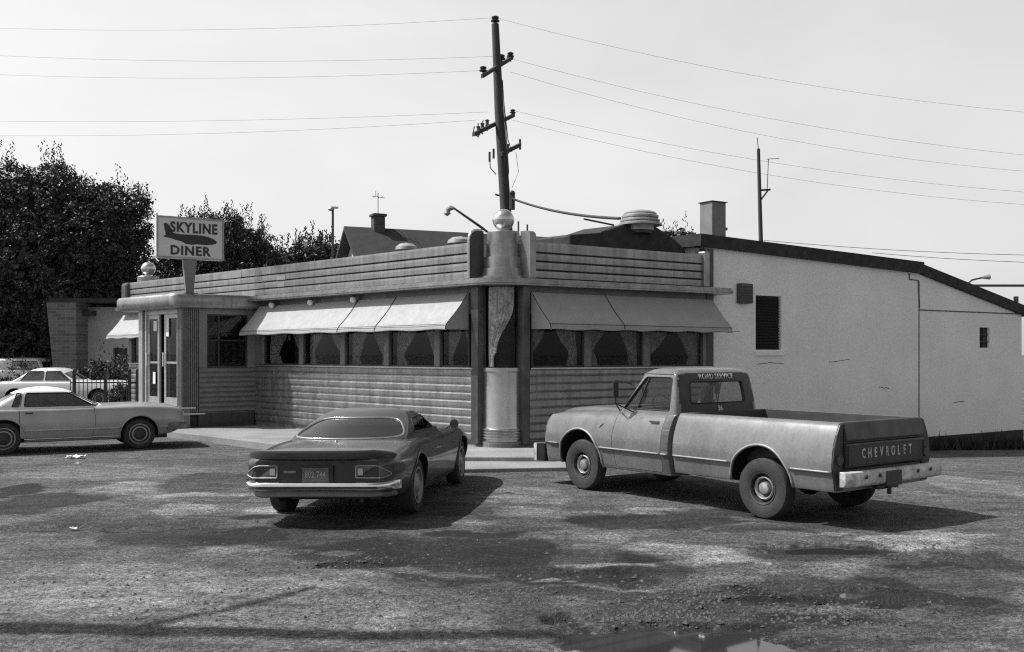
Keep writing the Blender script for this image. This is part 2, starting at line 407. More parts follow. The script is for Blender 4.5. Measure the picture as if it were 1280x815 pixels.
    wn = n.new('ShaderNodeVectorMath'); wn.operation = 'MULTIPLY_ADD'; nz2 = n.new('ShaderNodeTexNoise'); nz2.inputs['Scale'].default_value = 12; L.new(tc.outputs['Object'], nz2.inputs['Vector'])
    L.new(nz2.outputs['Color'], wn.inputs[0]); wn.inputs[1].default_value = (.06, .06, .06); L.new(tc.outputs['Object'], wn.inputs[2]); L.new(wn.outputs[0], vg.inputs['Vector'])
    sp = n.new('ShaderNodeSeparateColor'); L.new(vg.outputs['Color'], sp.inputs[0])
    v = MA('MULTIPLY', v, MR(sp.outputs[0], 0, 1, .55, 1.45))
    v = MA('MULTIPLY', v, .112)
    cc = n.new('ShaderNodeCombineColor')
    for i in range(3): L.new(v, cc.inputs[i])
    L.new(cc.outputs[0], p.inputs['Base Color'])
    b1 = n.new('ShaderNodeBump'); b1.inputs['Strength'].default_value = 1.0; b1.inputs['Distance'].default_value = .03; L.new(N(45, 4, .75), b1.inputs['Height'])
    b2 = n.new('ShaderNodeBump'); b2.inputs['Strength'].default_value = .5; b2.inputs['Distance'].default_value = .05; L.new(N(9, 4, .7), b2.inputs['Height'])
    b3 = n.new('ShaderNodeBump'); b3.invert = True; b3.inputs['Strength'].default_value = .6; b3.inputs['Distance'].default_value = .012; L.new(vg.outputs['Distance'], b3.inputs['Height']); L.new(b3.outputs[0], b1.inputs['Normal'])
    L.new(b1.outputs[0], b2.inputs['Normal']); L.new(b2.outputs[0], p.inputs['Normal'])
    o = link_mesh('ground', me, m, None, True); tag(o, 'worn patched asphalt parking lot with potholes', 'ground', kind='structure')
build_ground()

def build_stones():
    rnd = random.Random(3); mb = MB()
    spots = [(880, 740, 110, 22, 420), (1050, 770, 200, 35, 650), (820, 770, 90, 18, 420), (440, 700, 110, 10, 160), (1160, 690, 90, 14, 160), (250, 655, 100, 10, 90), (640, 740, 320, 70, 500), (250, 740, 250, 60, 260)]
    for px, py, w, h, k in spots:
        for _ in range(k):
            a = px + rnd.gauss(0, w * .5); b = min(814, max(600, py + rnd.gauss(0, h * .5)))
            x, y = gpt(a, b); r = rnd.choice((.008, .01, .013, .018, .026)) * rnd.uniform(.7, 1.3)
            z = gheight(x, y) * flat_spot(x, y)
            vs = [(x + r * rnd.uniform(.6, 1.3) * q[0], y + r * rnd.uniform(.6, 1.3) * q[1], z + r * .55 * rnd.uniform(.7, 1.2) * q[2]) for q in ((1, 0, 0), (0, 1, 0), (-1, 0, 0), (0, -1, 0), (0.1, .1, 1), (0, 0, -1))]
            mb.add(vs, [(0, 1, 4), (1, 2, 4), (2, 3, 4), (3, 0, 4), (1, 0, 5), (2, 1, 5), (3, 2, 5), (0, 3, 5)])
    o = mb.build('gravel', gm('gravel_stone', .06, .9, 0, .3, 3), None)
    tag(o, 'loose gravel and crumbled asphalt scattered over the lot', 'gravel', kind='stuff')
build_stones()

M_WATER = gm('puddle_water', .03, .03, 0, 0, 1, spec=.6)
def puddle(px, py, a, b, z, seed):
    x, y = gpt(px, py); n = 40; P = []
    for i in range(n):
        t = 2 * pi * i / n; k = 1 + .3 * noise.noise((cos(t) * 1.5 + seed, sin(t) * 1.5, seed))
        P.append((x + a * k * cos(t), y + b * k * sin(t)))
    mb = MB(); mb.add([(p[0], p[1], z) for p in P], [tuple(range(n))])
    return tag(mb.build('puddle', M_WATER), None, None, kind='structure')
for q in ((840, 801, 1.0, .5, -.033, 1), (1092, 747, .55, .45, -.03, 2), (1035, 686, 1.0, .42, -.03, 3)): puddle(*q)

# ------------------------------------------------------------------ diner frame of reference (a along the awning side, b along the shaded side)
C0 = Vector((-.229, 19.0, 0)); LV = Vector((-.7046, .7096, 0)); RV = Vector((.831, .556, 0))
def D(a, b, z): 
    q = LV * a + RV * b; return (q.x, q.y, z)
def DW(a, b, z):
    q = C0 + LV * a + RV * b; return Vector((q.x, q.y, z))

# sidewalk
def sidewalk():
    out = [(17.6, -2.5), (3.0, -2.52), (.2, -2.3), (-.9, -1.5), (-1.8, -.45), (-1.85, 6.2), (-.05, 6.2), (-.05, 0), (17.6, 0)]
    out = [(17.6, -2.5), (3.0, -2.52), (.2, -2.3), (-.9, -1.5), (-1.8, -.45), (-1.85, 6.2), (2, 6.2), (2, 2), (17.6, 2)]
    mb = MB(); mb.prism([tuple(DW(a, b, 0).xy) for a, b in out], 'z', -.6, .15)
    o = mb.build('sidewalk', M_CONC, None, bevel=.02); tag(o, 'pale concrete sidewalk around the diner', 'sidewalk', kind='structure')
    p = [gpt(572, 586.5, .07), gpt(708, 584, .07), gpt(706, 574, .07), gpt(640, 573, .07), gpt(574, 575, .07)]
    mb = MB(); mb.prism(p, 'z', -.2, .07)
    o = mb.build('sidewalk_slab', M_CONC, None, bevel=.01); tag(o, 'low concrete slab in front of the kerb', 'sidewalk', kind='structure')
sidewalk()

# ------------------------------------------------------------------ the diner
A1 = 16.65; B1 = 5.55
diner = thing('diner', 'low stainless steel diner with striped parapet, canvas awnings and rounded corner pylon', 'diner', C0)
SILL, HEAD, EAVE, PAR = 1.69, 2.75, 3.28, 4.15
def ribs(z0, z1, nb, d=.018, g=.022):
    """profile (offset outward, z) of a panel of horizontal bands with grooves"""
    P = []; h = (z1 - z0) / nb
    for i in range(nb):
        a = z0 + i * h; P += [(-.012, a), (-.012, a + g * .5), (d * .3, a + g), (d, a + h * .35), (d, a + h * .8), (d * .4, a + h - .004)]
    P += [(-.012, z1 - .002)]
    return P
def wall_run(name, prof, axis, lo, hi, mat, parent=diner, base=0.0, back=.12, cuts=None):
    """extrude an (offset, z) profile along a or b; offset is outward (negative b or negative a)"""
    poly = [(-(o) + base, z) for o, z in prof] + [(base + back, prof[-1][1]), (base + back, prof[0][1])]
    mb = MB(); n = len(poly); st = cuts or [lo, hi]
    vs = []
    for s in st:
        for o, z in poly: vs.append((s, o, z) if axis == 'a' else (o, s, z))
    fs = [tuple(range(n)), tuple((len(st) - 1) * n + i for i in range(n))]
    for k in range(len(st) - 1): fs += [(k * n + i, k * n + (i + 1) % n, (k + 1) * n + (i + 1) % n, (k + 1) * n + i) for i in range(n)]
    mb.add(vs, fs)
    return mb.build(name, mat, parent, D)
VA0, VA1, VB = 8.95, 11.3, -1.85
# lower panels
wall_run('lower_panel', ribs(.26, SILL - .03, 9), 'a', .72, VA0, M_STEEL)
wall_run('lower_panel', ribs(.26, SILL - .03, 9), 'a', VA1, A1 - .3, M_STEEL)
wall_run('lower_panel', ribs(.26, SILL - .03, 9), 'b', .68, B1, M_STEEL)
# brick skirt
mb = MB(); mb.box(.5, A1, .05, .3, 0, .26); mb.box(.05, .3, .55, B1, -.3, .26); mb.build('brick_skirt', M_BRICK, diner, D)
# sill, header
wall_run('window_sill', [(.05, SILL - .03), (.05, SILL)], 'a', .72, VA0, M_STEEL2); wall_run('window_sill', [(.05, SILL - .03), (.05, SILL)], 'a', VA1, A1 - .3, M_STEEL2)
wall_run('window_sill', [(.05, SILL - .03), (.05, SILL)], 'b', .68, B1, M_STEEL2)
M_HEAD = gm('header_panel', .09, .4, .3, .15, 2)
wall_run('header', [(.0, HEAD), (.0, EAVE)], 'a', .72, A1 - .3, M_HEAD, back=.1); wall_run('header', [(.0, HEAD), (.0, EAVE)], 'b', .68, B1, M_HEAD, back=.1)
# eave trim (three stepped lines)
ev = [(.10, 3.28), (.29, 3.285), (.29, 3.315), (.31, 3.32), (.31, 3.35), (.28, 3.355), (.28, 3.385), (.25, 3.39), (.25, 3.42), (.05, 3.43)]
M_SOFF = gm('soffit_metal', .28, .5, .5, .12, 2)
def eave():
    # one trim swept along the awning side, round the corner and along the shaded side
    path = [(A1 + .0, 0, (0, -1)), (.75, 0, (0, -1))]
    cx, cy = .45, .45
    pts = [(A1, .0), (.62, .0)]
    arc = []
    Cw = Vector(D(.47, .47, 0)).xy
    nl = Vector((-LV.y, LV.x)) ; nl = nl if nl.dot(Vector((0, -1))) > 0 else -nl
    nr = Vector((RV.y, -RV.x)); nr = nr if nr.dot(Vector((0, -1))) > 0 else -nr
    P = [(Vector(D(A1 + .05, 0, 0)).xy, nl), (Vector(D(.5, 0, 0)).xy, nl)]
    a0, a1 = atan2(nl.y, nl.x), atan2(nr.y, nr.x)
    if a1 < a0: a1 += 2 * pi
    rad = (Vector(D(.5, 0, 0)).xy - Cw).dot(nl)
    Cw = Vector(D(.5, 0, 0)).xy - nl * rad
    for i in range(1, 12):
        t = a0 + (a1 - a0) * i / 12; d = Vector((cos(t), sin(t))); P.append((Cw + d * rad, d))
    P += [(Cw + nr * rad, nr), (Vector(D(0, 5.98, 0)).xy, nr)]
    prof = ev + [(-.3, 3.43), (-.3, 3.28)]
    mb = MB(); n = len(prof); vs = []
    for p, d in P:
        for o, z in prof: vs.append((p.x + d.x * o, p.y + d.y * o, z))
    fs = [tuple(range(n)), tuple((len(P) - 1) * n + i for i in range(n))]
    for k in range(len(P) - 1): fs += [(k * n + i, k * n + (i + 1) % n, (k + 1) * n + (i + 1) % n, (k + 1) * n + i) for i in range(n)]
    mb.add(vs, fs); mb.build('eave', M_STEEL, diner)
eave()
# parapet
pp = [(-.012, 3.42)]
for a, b in ((3.42, 3.585), (3.585, 3.755), (3.755, 3.925), (3.925, 4.15)): pp += [(-.05, a + .03), (.016, a + .031), (.022, a + .04), (.024, b - .05), (.020, b - .003), (-.03, b - .002)]
wall_run('parapet', pp, 'a', .78, A1 - .35, M_STEEL, cuts=[.78, 3.2, 5.6, 8.1, 10.6, 13.2, A1 - .35])
wall_run('parapet', pp, 'b', .66, B1 - .25, M_STEEL)
mb = MB(); mb.box(A1 - .35, A1 + .1, -.12, .5, 3.43, 4.16); mb.build('parapet_end_post', M_ENAMEL, diner, D, bevel=.1)
mb = MB(); mb.box(-.1, .1, B1 - .25, B1 - .1, 3.43, 4.22); mb.build('parapet_end_post', M_STEEL, diner, D, bevel=.03)
mb = MB(); mb.box(-.02, .15, B1 - .1, B1 + .1, -.2, 4.3); mb.build('downpipe_cover', M_ENAMEL, diner, D)
# roof and interior
mb = MB(); mb.box(.36, A1 - .1, .36, B1, 3.6, 3.8); mb.build('roof', M_TAR, diner, D)
mb = MB(); mb.box(.3, A1 - .2, .3, B1, .3, .66); mb.build('floor', gm('floor_tile', .12, .5), diner, D)
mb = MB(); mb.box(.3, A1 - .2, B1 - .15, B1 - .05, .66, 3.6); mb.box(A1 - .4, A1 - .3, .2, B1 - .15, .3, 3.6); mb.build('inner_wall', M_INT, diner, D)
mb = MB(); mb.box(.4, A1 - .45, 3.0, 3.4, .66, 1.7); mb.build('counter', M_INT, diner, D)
for k in range(8):
    mb = MB(); mb.box(1.2 + k * 1.9, 1.45 + k * 1.9, .35, 1.5, .66, 1.72); mb.build('booth_seat', gm('booth_vinyl', .06, .4), diner, D)
# far end wall
mb = MB(); mb.box(A1 - .3, A1 - .15, .1, B1, 0, 3.5); mb.build('end_wall', M_STEEL, diner, D)

curtains = []
def curtain(root_pt, axis, lo, hi, z0, z1, off, side, label, tie=.62, group='lace curtains in the diner windows', seed=0):
    """a curtain tied back to one side"""
    w = hi - lo; rnd = random.Random(seed); ph = rnd.uniform(0, 6); tv = rnd.uniform(.66, .88); nar = rnd.uniform(.62, .78); tail = rnd.uniform(.02, .16)
    def fn(u, v):
        z = z1 - (z1 - z0) * v
        k = 1 - nar * min(1, (v / tv)) ** 1.3 if v < tv else (1 - nar) + tail * sstep(tv, 1, v)
        x = u * w * k if side < 0 else w - u * w * k
        fold = .022 * sin(u * 34 + ph + 2 * v) + .012 * sin(u * 61 + v * 5)
        x += .03 * sin(v * 9 + ph) * u
        s = lo + x; o = off + fold
        q = D(s, o, z) if axis == 'a' else D(o, s, z)
        return (q[0], q[1], z - .05 * sin(pi * u) * sstep(0, .5, v) * (1 - v))
    mb = MB(); mb.grid(fn, 40, 18)
    o = mb.build('curtain', M_LACE, None, smooth=True); o.location = C0
    tag(o, label, 'curtain', group); return o

def window(axis, lo, hi, z0, z1, base=.03, label=None):
    fr = .035; mb = MB()
    def bx(s0, s1, a, b, o0=base, o1=base + .06):
        if axis == 'a': mb.box(s0, s1, o0, o1, a, b)
        else: mb.box(o0, o1, s0, s1, a, b)
    bx(lo, lo + fr, z0, z1); bx(hi - fr, hi, z0, z1); bx(lo + fr, hi - fr, z0, z0 + fr); bx(lo + fr, hi - fr, z1 - fr, z1)
    f = mb.build('window', M_FRAME if False else M_DKMET, diner, D)
    mb = MB(); bx(lo + fr, hi - fr, z0 + fr, z1 - fr, base + .025, base + .032)
    mb.build('pane', M_GLASS, f, D)
    return f
mull = [.82, 1.85, 3.53, 5.15, 6.86, 8.65]
M_MULL = gm('window_post', .17, .5, .4, .12, 4)
names_a = ['nearest the pylon', 'second from the pylon', 'third from the pylon', 'fourth from the pylon', 'beside the entrance']
for i in range(5):
    l, h = mull[i] + .09, mull[i + 1] - .09
    window('a', l, h, SILL, HEAD)
    for s in (-1, 1):
        w = (h - l) * (.42 + .05 * ((i * 7 + s * 3) % 4))
        curtain(None, 'a', l + .02 if s < 0 else h - w - .02, l + w + .02 if s < 0 else h - .02, SILL + .02, HEAD, .2, s,
                'lace curtain at the %s of the sunny side window %s' % ('right end' if s < 0 else 'left end', names_a[i]), seed=i * 2 + s)
for i, m_ in enumerate(mull):
    mb = MB(); hw = .09
    if i == 0: continue
    mb.box(m_ - hw, m_ + hw, -.01, .08, SILL, HEAD); mb.build('window_post', M_MULL, diner, D, bevel=.02)
mb = MB(); mb.box(8.74, VA0, -.01, .08, SILL, HEAD); mb.build('window_post', M_MULL, diner, D)
for l, h in ((11.9, 13.3), (13.4, 14.8), (14.9, 16.2)):
    window('a', l + .06, h - .06, SILL, HEAD)
for p in (11.6, 13.35, 14.85, 16.3):
    mb = MB(); mb.box(p - .09, p + .09, -.01, .08, SILL, HEAD); mb.build('window_post', M_MULL, diner, D)
mb = MB(); mb.box(11.3, 11.52, 0, .1, SILL, HEAD); mb.build('wall_panel', M_HEAD, diner, D)
bm_ = [.68, 2.13, 3.70, 5.48]
names_b = ['nearest the pylon', 'in the middle', 'beside the annex']
for i in range(3):
    l, h = bm_[i] + .08, bm_[i + 1] - .08
    window('b', l, h, SILL, HEAD)
    for s in (-1, 1):
        w = (h - l) * (.40 + .05 * ((i * 5 + s * 3) % 4))
        curtain(None, 'b', l + .02 if s < 0 else h - w - .02, l + w + .02 if s < 0 else h - .02, SILL + .02, HEAD, .2, s,
                'lace curtain at the %s of the shaded side window %s' % ('left end' if s < 0 else 'right end', names_b[i]), seed=30 + i * 2 + s)
for i in (1, 2):
    mb = MB(); mb.box(-.01, .08, bm_[i] - .09, bm_[i] + .09, SILL, HEAD); mb.build('window_post', M_MULL, diner, D, bevel=.02)
mb = MB(); mb.box(-.01, .08, 5.34, B1 - .1, SILL, HEAD); mb.build('window_post', M_MULL, diner, D)

# corner pylon
pc = Vector(D(.47, .47, 0))
def pylon(c, ball_r, short=False):
    R = .40
    if not short:
        prof = [(R + .02, .26)]
        for k in range(4): z = .30 + k * .055; prof += [(R + .02, z), (R + .045, z + .012), (R + .045, z + .035), (R + .02, z + .045)]
        prof += [(R + .01, .56), (R + .01, 1.60), (R + .03, 1.62), (R + .03, SILL)]
        mb = MB(); mb.lathe(prof, (c.x, c.y, 0), 40); mb.build('pylon_drum', M_STEEL2, diner, smooth=30)
        mb = MB(); mb.lathe([(R - .03, SILL), (R - .03, EAVE + .02)], (c.x, c.y, 0), 40)
        mb2 = MB()
        g = MB(); n = 40
        ang0 = -pi / 2 - 1.0; ang1 = -pi / 2 + 1.0
        def fn(u, v): 
            t = ang0 + (ang1 - ang0) * u; return (c.x + (R - .02) * cos(t), c.y + (R - .02) * sin(t), SILL + (EAVE + .02 - SILL) * v)
        g.grid(fn, 20, 1); g.build('corner_pane', M_GLASS, diner, smooth=True)
        # brick foot
        mb = MB(); mb.lathe([(R + .1, 0), (R + .1, .13), (R + .05, .135), (R + .05, .26)], (c.x, c.y, 0), 32); mb.build('pylon_foot', M_BRICK, diner, smooth=30)
    top = 4.36
    prof = [(R + .10, 3.43), (R + .10, 3.47), (R + .045, 3.47), (R + .04, 3.62), (R + .005, 3.625), (R, 3.85), (R - .035, 3.855), (R - .04, 4.1), (R - .075, 4.105), (R - .08, top - .02), (R - .10, top)]
    mb = MB(); mb.lathe(prof, (c.x, c.y, 0), 40); mb.build('pylon_cap', M_STEEL, diner, smooth=30)
    mb = MB(); mb.lathe([(.12, top), (.09, top + .05)], (c.x, c.y, 0), 16); mb.ball((c.x, c.y, top + .02 + ball_r), ball_r, 32, 20)
    mb.lathe([(ball_r * 1.0, top + .02 + ball_r - .02), (ball_r * 1.02, top + .02 + ball_r), (ball_r * 1.0, top + .02 + ball_r + .02)], (c.x, c.y, 0), 32)
    mb.build('ball_finial', gm('polished_ball', .62, .22, .8, .25, 5, bump=.1, bscale=8), diner, smooth=30)
pylon(pc, .215)
pylon(Vector(D(A1 - .42, .5, 0)), .215, True)
# corner interior dark + drape
mb = MB(); mb.lathe([(.2, .66), (.2, 3.3)], (pc.x + .05, pc.y + .25, 0), 16); mb.build('corner_column', M_INT, diner, smooth=30)
def corner_drape():
    def fn(u, v):
        t = -pi / 2 - .95 + u * (1.6 * (1 - .66 * sstep(.22, .80, v)) if v < .80 else 1.6 * (.34 - .14 * sstep(.8, .88, v)))
        R = .33 + .018 * sin(u * 46 + 2 * v) + .01 * sin(u * 80)
        return (pc.x + R * cos(t), pc.y + R * sin(t), 3.26 - (3.26 - SILL - .02) * v)
    mb = MB(); mb.grid(fn, 60, 22); o = mb.build('curtain', M_LACE, None, smooth=True); o.location = C0
    tag(o, 'tall lace drape gathered aside inside the rounded corner window of the diner', 'curtain', 'lace curtains in the diner windows')
corner_drape()
# fluted dark pilasters beside the pylon
def flute(a0, a1, b0, b1, z0, z1, name, mat, nfl=4):
    mb = MB(); mb.box(a0, a1, b0, b1, z0, z1)
    return mb.build(name, mat, diner, D, bevel=.012)
M_PIL = gm('dark_pilaster', .085, .35, .4, .2, 5, streak=.2)
flute(.56, .76, -.05, .15, .2, EAVE, 'pilaster', M_PIL); flute(-.05, .15, .50, .66, .2, EAVE, 'pilaster', M_PIL)
# parapet fins with rounded heads, stepping up to the pylon
def fin(axis, s0, s1, mat, steps):
    mb = MB(); P = [(s0, 3.43), (s0, 4.2)] + [(s0 + (s1 - s0) * .5 - (s1 - s0) * .5 * cos(t), 4.2 + .15 * sin(t)) for t in (pi / 8, pi / 4, pi * 3 / 8, pi / 2)] + [(s1, 4.35), (s1, 3.43)]
    if axis == 'a': mb.prism(P, 'y', -.1, .2); 
    else: mb.prism(P, 'x', -.1, .2)
    mb.build('parapet_fin', mat, diner, D)
    mb = MB()
    for k, zz in enumerate((3.6, 3.85, 4.1, 4.33)):
        w = .05 + k * .035
        if axis == 'a': mb.box(s0 - .0 - (.02 + .03 * (3 - k)), s0 - .0, -.14, .1, 3.43, zz)
        else: mb.box(-.14, .1, s0 - (.02 + .03 * (3 - k)), s0, 3.43, zz)
    mb.build('step_trim', M_STEEL2, diner, D)
P = [(.1, 3.43), (-.20, 3.43), (-.20, 4.18)] + [(-.20 + .18 * (1 - cos(t)), 4.18 + .18 * sin(t)) for t in (pi / 8, pi / 4, pi * 3 / 8, pi / 2)] + [(.1, 4.36)]
mb = MB(); mb.prism(P, 'x', .58, .66); mb.build('parapet_fin', M_ENAMEL, diner, D)  # dark enamel puts the shade of this fin face into its colour
mb = MB(); mb.tube([D(.62, b - .012, z + (.012 if b > -.15 else 0)) for b, z in P[1:]], .028, 6); mb.build('fin_edge', M_STEEL2, diner)
P = [(.1, 3.43), (-.16, 3.43), (-.16, 4.25)] + [(-.16 + .12 * (1 - cos(t)), 4.25 + .1 * sin(t)) for t in (pi / 8, pi / 4, pi * 3 / 8, pi / 2)] + [(.1, 4.35)]
mb = MB(); mb.prism([(a, z) for a, z in P], 'y', .56, .70); mb.build('parapet_fin', M_STEEL, diner, D)

# awnings: curved canvas, end cheeks
def awning(axis, lo, hi, seams, zt=3.16, zb=2.44, p=.52, panels_closed=True):
    prof = [(0, zt), (p * .35, zt - .26), (p * .62, zt - .43), (p * .82, zt - .54), (p * .95, zt - .62), (p, zb + .03), (p, zb)]
    mb = MB(); st = [lo + (hi - lo) * i / 40 for i in range(41)]
    def P(s, o, z):
        sag = .012 * sin((s - lo) / (hi - lo) * 40 * .9) * (o / p)
        return (s, -o - .02, z + sag) if axis == 'a' else (-o - .02, s, z + sag)
    n = len(prof); vs = [P(s, o, z) for s in st for o, z in prof]
    inner = [P(s, max(0, o - .012), z - .012) for s in st for o, z in prof]
    fs = []; M = len(st)
    for k in range(M - 1):
        for i in range(n - 1):
            fs.append((k * n + i, k * n + i + 1, (k + 1) * n + i + 1, (k + 1) * n + i)); q = M * n
            fs.append((q + k * n + i, q + (k + 1) * n + i, q + (k + 1) * n + i + 1, q + k * n + i + 1))
        fs.append((k * n + n - 1, M * n + k * n + n - 1, M * n + (k + 1) * n + n - 1, (k + 1) * n + n - 1))
    for k in (0, M - 1):
        for i in range(n - 1): fs.append((k * n + i, k * n + i + 1, M * n + k * n + i + 1, M * n + k * n + i))
    mb.add(vs + inner, fs)
    aw = mb.build('awning', M_AWN, diner, D, smooth=35)
    for e in (lo, hi):   # cheeks
        mb = MB(); cp = [(o, z) for o, z in prof] + [(0, zb)]
        d = .006 if e == lo else -.006
        if axis == 'a': mb.prism([(-o - .02, z) for o, z in cp], 'x', e + d, e + 2 * d)
        else: mb.prism([(-o - .02, z) for o, z in cp], 'y', e + d, e + 2 * d)
        mb.build('awning_cheek', M_AWN2, aw, D)
    for s in seams:
        mb = MB(); mb.tube([D(*P(s, o + .006, z + .006)) for o, z in prof], .007, 6); mb.build('seam', M_BLACK, aw)
    mb = MB(); mb.tube([D(*P(s, p + .004, zb + .1 + .0)) for s in (lo, hi)], .006, 6); mb.build('piping', M_DKMET, aw)
M_AWN2 = gm('awning_cheek_canvas', .3, .8, 0, .06, 2.5, fine=.06, fscale=30)
awning('a', .86, 8.72, [3.15, 4.5, .87], zt=3.16)
awning('a', 11.75, 16.75, [14.2])
awning('b', .70, 5.62, [2.55, .71])
# globe lamps under the eave
for s in (4.55, 6.25, 7.95, 14.9):
    mb = MB(); c = D(s, -.12, 3.17); mb.ball(c, .075, 16, 10); g = mb.build('globe_lamp', M_GLOBE, diner, smooth=True)
    mb = MB(); mb.lathe([(.05, 3.22), (.06, 3.27)], (c[0], c[1], 0), 12); mb.build('lamp_base', M_DKMET, g)
# dents and patch plates on the parapet
for s0, s1, z0, z1, mt in ((7.55, 7.85, 3.59, 3.75, M_SOFF), (7.5, 7.9, 3.76, 3.92, M_SOFF), (9.6, 10.6, 3.93, 4.13, M_SOFF)):
    mb = MB(); mb.box(s0, s1, -.028, -.02, z0 + .02, z1 - .02); mb.build('patch_plate', mt, diner, D)

# ---- entrance vestibule
canopyP = [(8.75, .0), (8.75, -2.18), (12.05, -2.18), (12.05, 0)]
mb = MB()
rc = rpoly([Vector(q) for q in ((8.75, -2.18), (12.05, -2.18))] and [(8.75, .0), (8.75, -2.18), (12.05, -2.18), (12.05, .0)], .18, 5)
# rounded nose profile swept round the canopy outline
def canopy():
    outline = [(8.75, 0), (8.75, -2.0), (8.80, -2.12), (8.93, -2.18), (11.87, -2.18), (12.0, -2.12), (12.05, -2.0), (12.05, 0)]
    prof = [(.14, 3.07), (.04, 3.09), (.0, 3.14), (.0, 3.36), (.04, 3.42), (.14, 3.44)]
    cen = Vector((10.4, -.6)); mb = MB(); n = len(prof); vs = []
    for a, b in outline:
        for o, z in prof:
            ia = a + (o if a < 9.5 else -o if a > 11 else 0); ib = b + (o if b < -1.9 else 0)
            vs.append((ia, ib, z))
    m = len(outline); fs = []
    for k in range(m - 1): fs += [(k * n + i, k * n + i + 1, (k + 1) * n + i + 1, (k + 1) * n + i) for i in range(n - 1)]
    fs.append(tuple(k * n for k in range(m))); fs.append(tuple(k * n + n - 1 for k in range(m)))
    fs.append(tuple(list(range(n)) + list(range((m - 1) * n + n - 1, (m - 1) * n - 1, -1))))
    mb.add(vs, fs); mb.build('canopy', M_STEEL, diner, D, smooth=40)
canopy()
VB2 = VB
# side wall of the vestibule (shaded): ribbed corner, window, panel, base
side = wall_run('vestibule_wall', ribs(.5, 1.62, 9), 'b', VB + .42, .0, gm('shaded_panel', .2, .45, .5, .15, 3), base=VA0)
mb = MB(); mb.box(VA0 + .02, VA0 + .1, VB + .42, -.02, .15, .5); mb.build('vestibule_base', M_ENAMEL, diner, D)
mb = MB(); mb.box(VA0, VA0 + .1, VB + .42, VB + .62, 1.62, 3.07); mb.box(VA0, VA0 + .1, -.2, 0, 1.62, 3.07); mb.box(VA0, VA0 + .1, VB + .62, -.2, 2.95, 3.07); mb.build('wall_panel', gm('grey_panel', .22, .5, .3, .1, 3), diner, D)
mb = MB()
for z in (1.62, 2.28, 2.91): mb.box(VA0 + .01, VA0 + .07, VB + .62, -.2, z, z + .04)
for b in (VB + .62, VB + .9, -.24): mb.box(VA0 + .012, VA0 + .068, b, b + .04, 1.66, 2.91)
wf = mb.build('window', M_DKMET, diner, D)
mb = MB(); mb.box(VA0 + .035, VA0 + .042, VB + .66, -.24, 1.66, 2.91); mb.build('pane', M_GLASS, wf, D)
mb = MB(); mb.box(VA0 + .06, VA0 + .08, VB + .66, -.24, 1.66, 2.28); mb.build('window_panel', M_BLACK, wf, D)
# fluted corner post
mb = MB()
for k in range(8):
    b = VB + .03 + k * .05; mb.tube([D(VA0 - .005, b, .52), D(VA0 - .005, b, 3.07)], .024, 8)
for k in range(4):
    a = VA0 + .02 + k * .05; mb.tube([D(a, VB - .005, .52), D(a, VB - .005, 3.07)], .024, 8)
for q in ((VA0 + .0, VB + .0),): mb.tube([D(VA0 + .005, VB + .005, .52), D(VA0 + .005, VB + .005, 3.07)], .03, 8)
mb.build('fluted_corner', gm('fluted_metal', .2, .4, .6, .15, 4), diner, smooth=40)
mb = MB(); mb.box(VA0 + .02, VA0 + .18, VB + .02, VB + .42, .5, 3.07); mb.build('corner_core', M_ENAMEL, diner, D)
# ledge + steps
mb = MB(); mb.box(VA0 - .06, VA0 + .1, VB + .0, VB + .55, .47, .51); mb.box(VA0 - .1, VA1, VB - .1, VB + .3, .62, .66); mb.build('threshold', M_STEEL2, diner, D)
mb = MB(); mb.box(VA0 - .12, VA1 + .1, VB - .42, VB - .1, .15, .48); mb.box(VA0 - .12, VA1 + .1, VB - .78, VB - .42, .15, .31); mb.box(VA0 - .03, VA1, VB - .1, VB + .2, .15, .62); mb.build('entrance_step', M_CONC, diner, D, bevel=.01)
# doors in the front of the vestibule
def leaf(a0, a1, b, parent_open=0.0):
    mb = MB(); s = .09
    mb.box(a0, a0 + s, b, b + .05, .68, 2.95); mb.box(a1 - s, a1, b, b + .05, .68, 2.95)
    mb.box(a0 + s, a1 - s, b, b + .05, .68, .88); mb.box(a0 + s, a1 - s, b, b + .05, 2.85, 2.95); mb.box(a0 + s, a1 - s, b + .005, b + .045, 1.72, 1.77)
    d = mb.build('door', M_FRAME, diner, D)
    mb = MB(); mb.box(a0 + s, a1 - s, b + .02, b + .027, .88, 1.72); mb.box(a0 + s, a1 - s, b + .02, b + .027, 1.77, 2.85); mb.build('pane', M_GLASS, d, D)
    mb = MB(); mb.tube([D(a1 - .04, b - .05, 1.65), D(a1 - .04, b - .05, 2.0)], .018, 8); mb.tube([D(a1 - .04, b, 1.68), D(a1 - .04, b - .05, 1.68)], .014, 6); mb.tube([D(a1 - .04, b, 1.97), D(a1 - .04, b - .05, 1.97)], .014, 6)
    mb.box(a1 - .16, a1 - .06, b - .01, b, 1.3, 1.5)
    mb.build('handle', M_STEEL2, d) if False else None
    hb = MB(); hb.tube([D(a1 - .04, b - .05, 1.65), D(a1 - .04, b - .05, 2.0)], .018, 8); hb.tube([D(a1 - .04, b, 1.68), D(a1 - .04, b - .05, 1.68)], .014, 6); hb.tube([D(a1 - .04, b, 1.97), D(a1 - .04, b - .05, 1.97)], .014, 6)
    hb.build('handle', M_WHITE, d)
    return d
d1 = leaf(9.16, 9.92, VB + .02); d2 = leaf(10.2, 10.85, VB + .02)
for dd, q in ((d1, (9.66, 9.80, 2.4, 2.85)), (d2, (10.32, 10.5, 2.55, 2.8)), (d2, (10.4, 10.54, 1.2, 1.5))):
    mb = MB(); mb.box(q[0], q[1], VB + .012, VB + .016, q[2], q[3]); mb.build('notice', M_WHITE, dd, D)
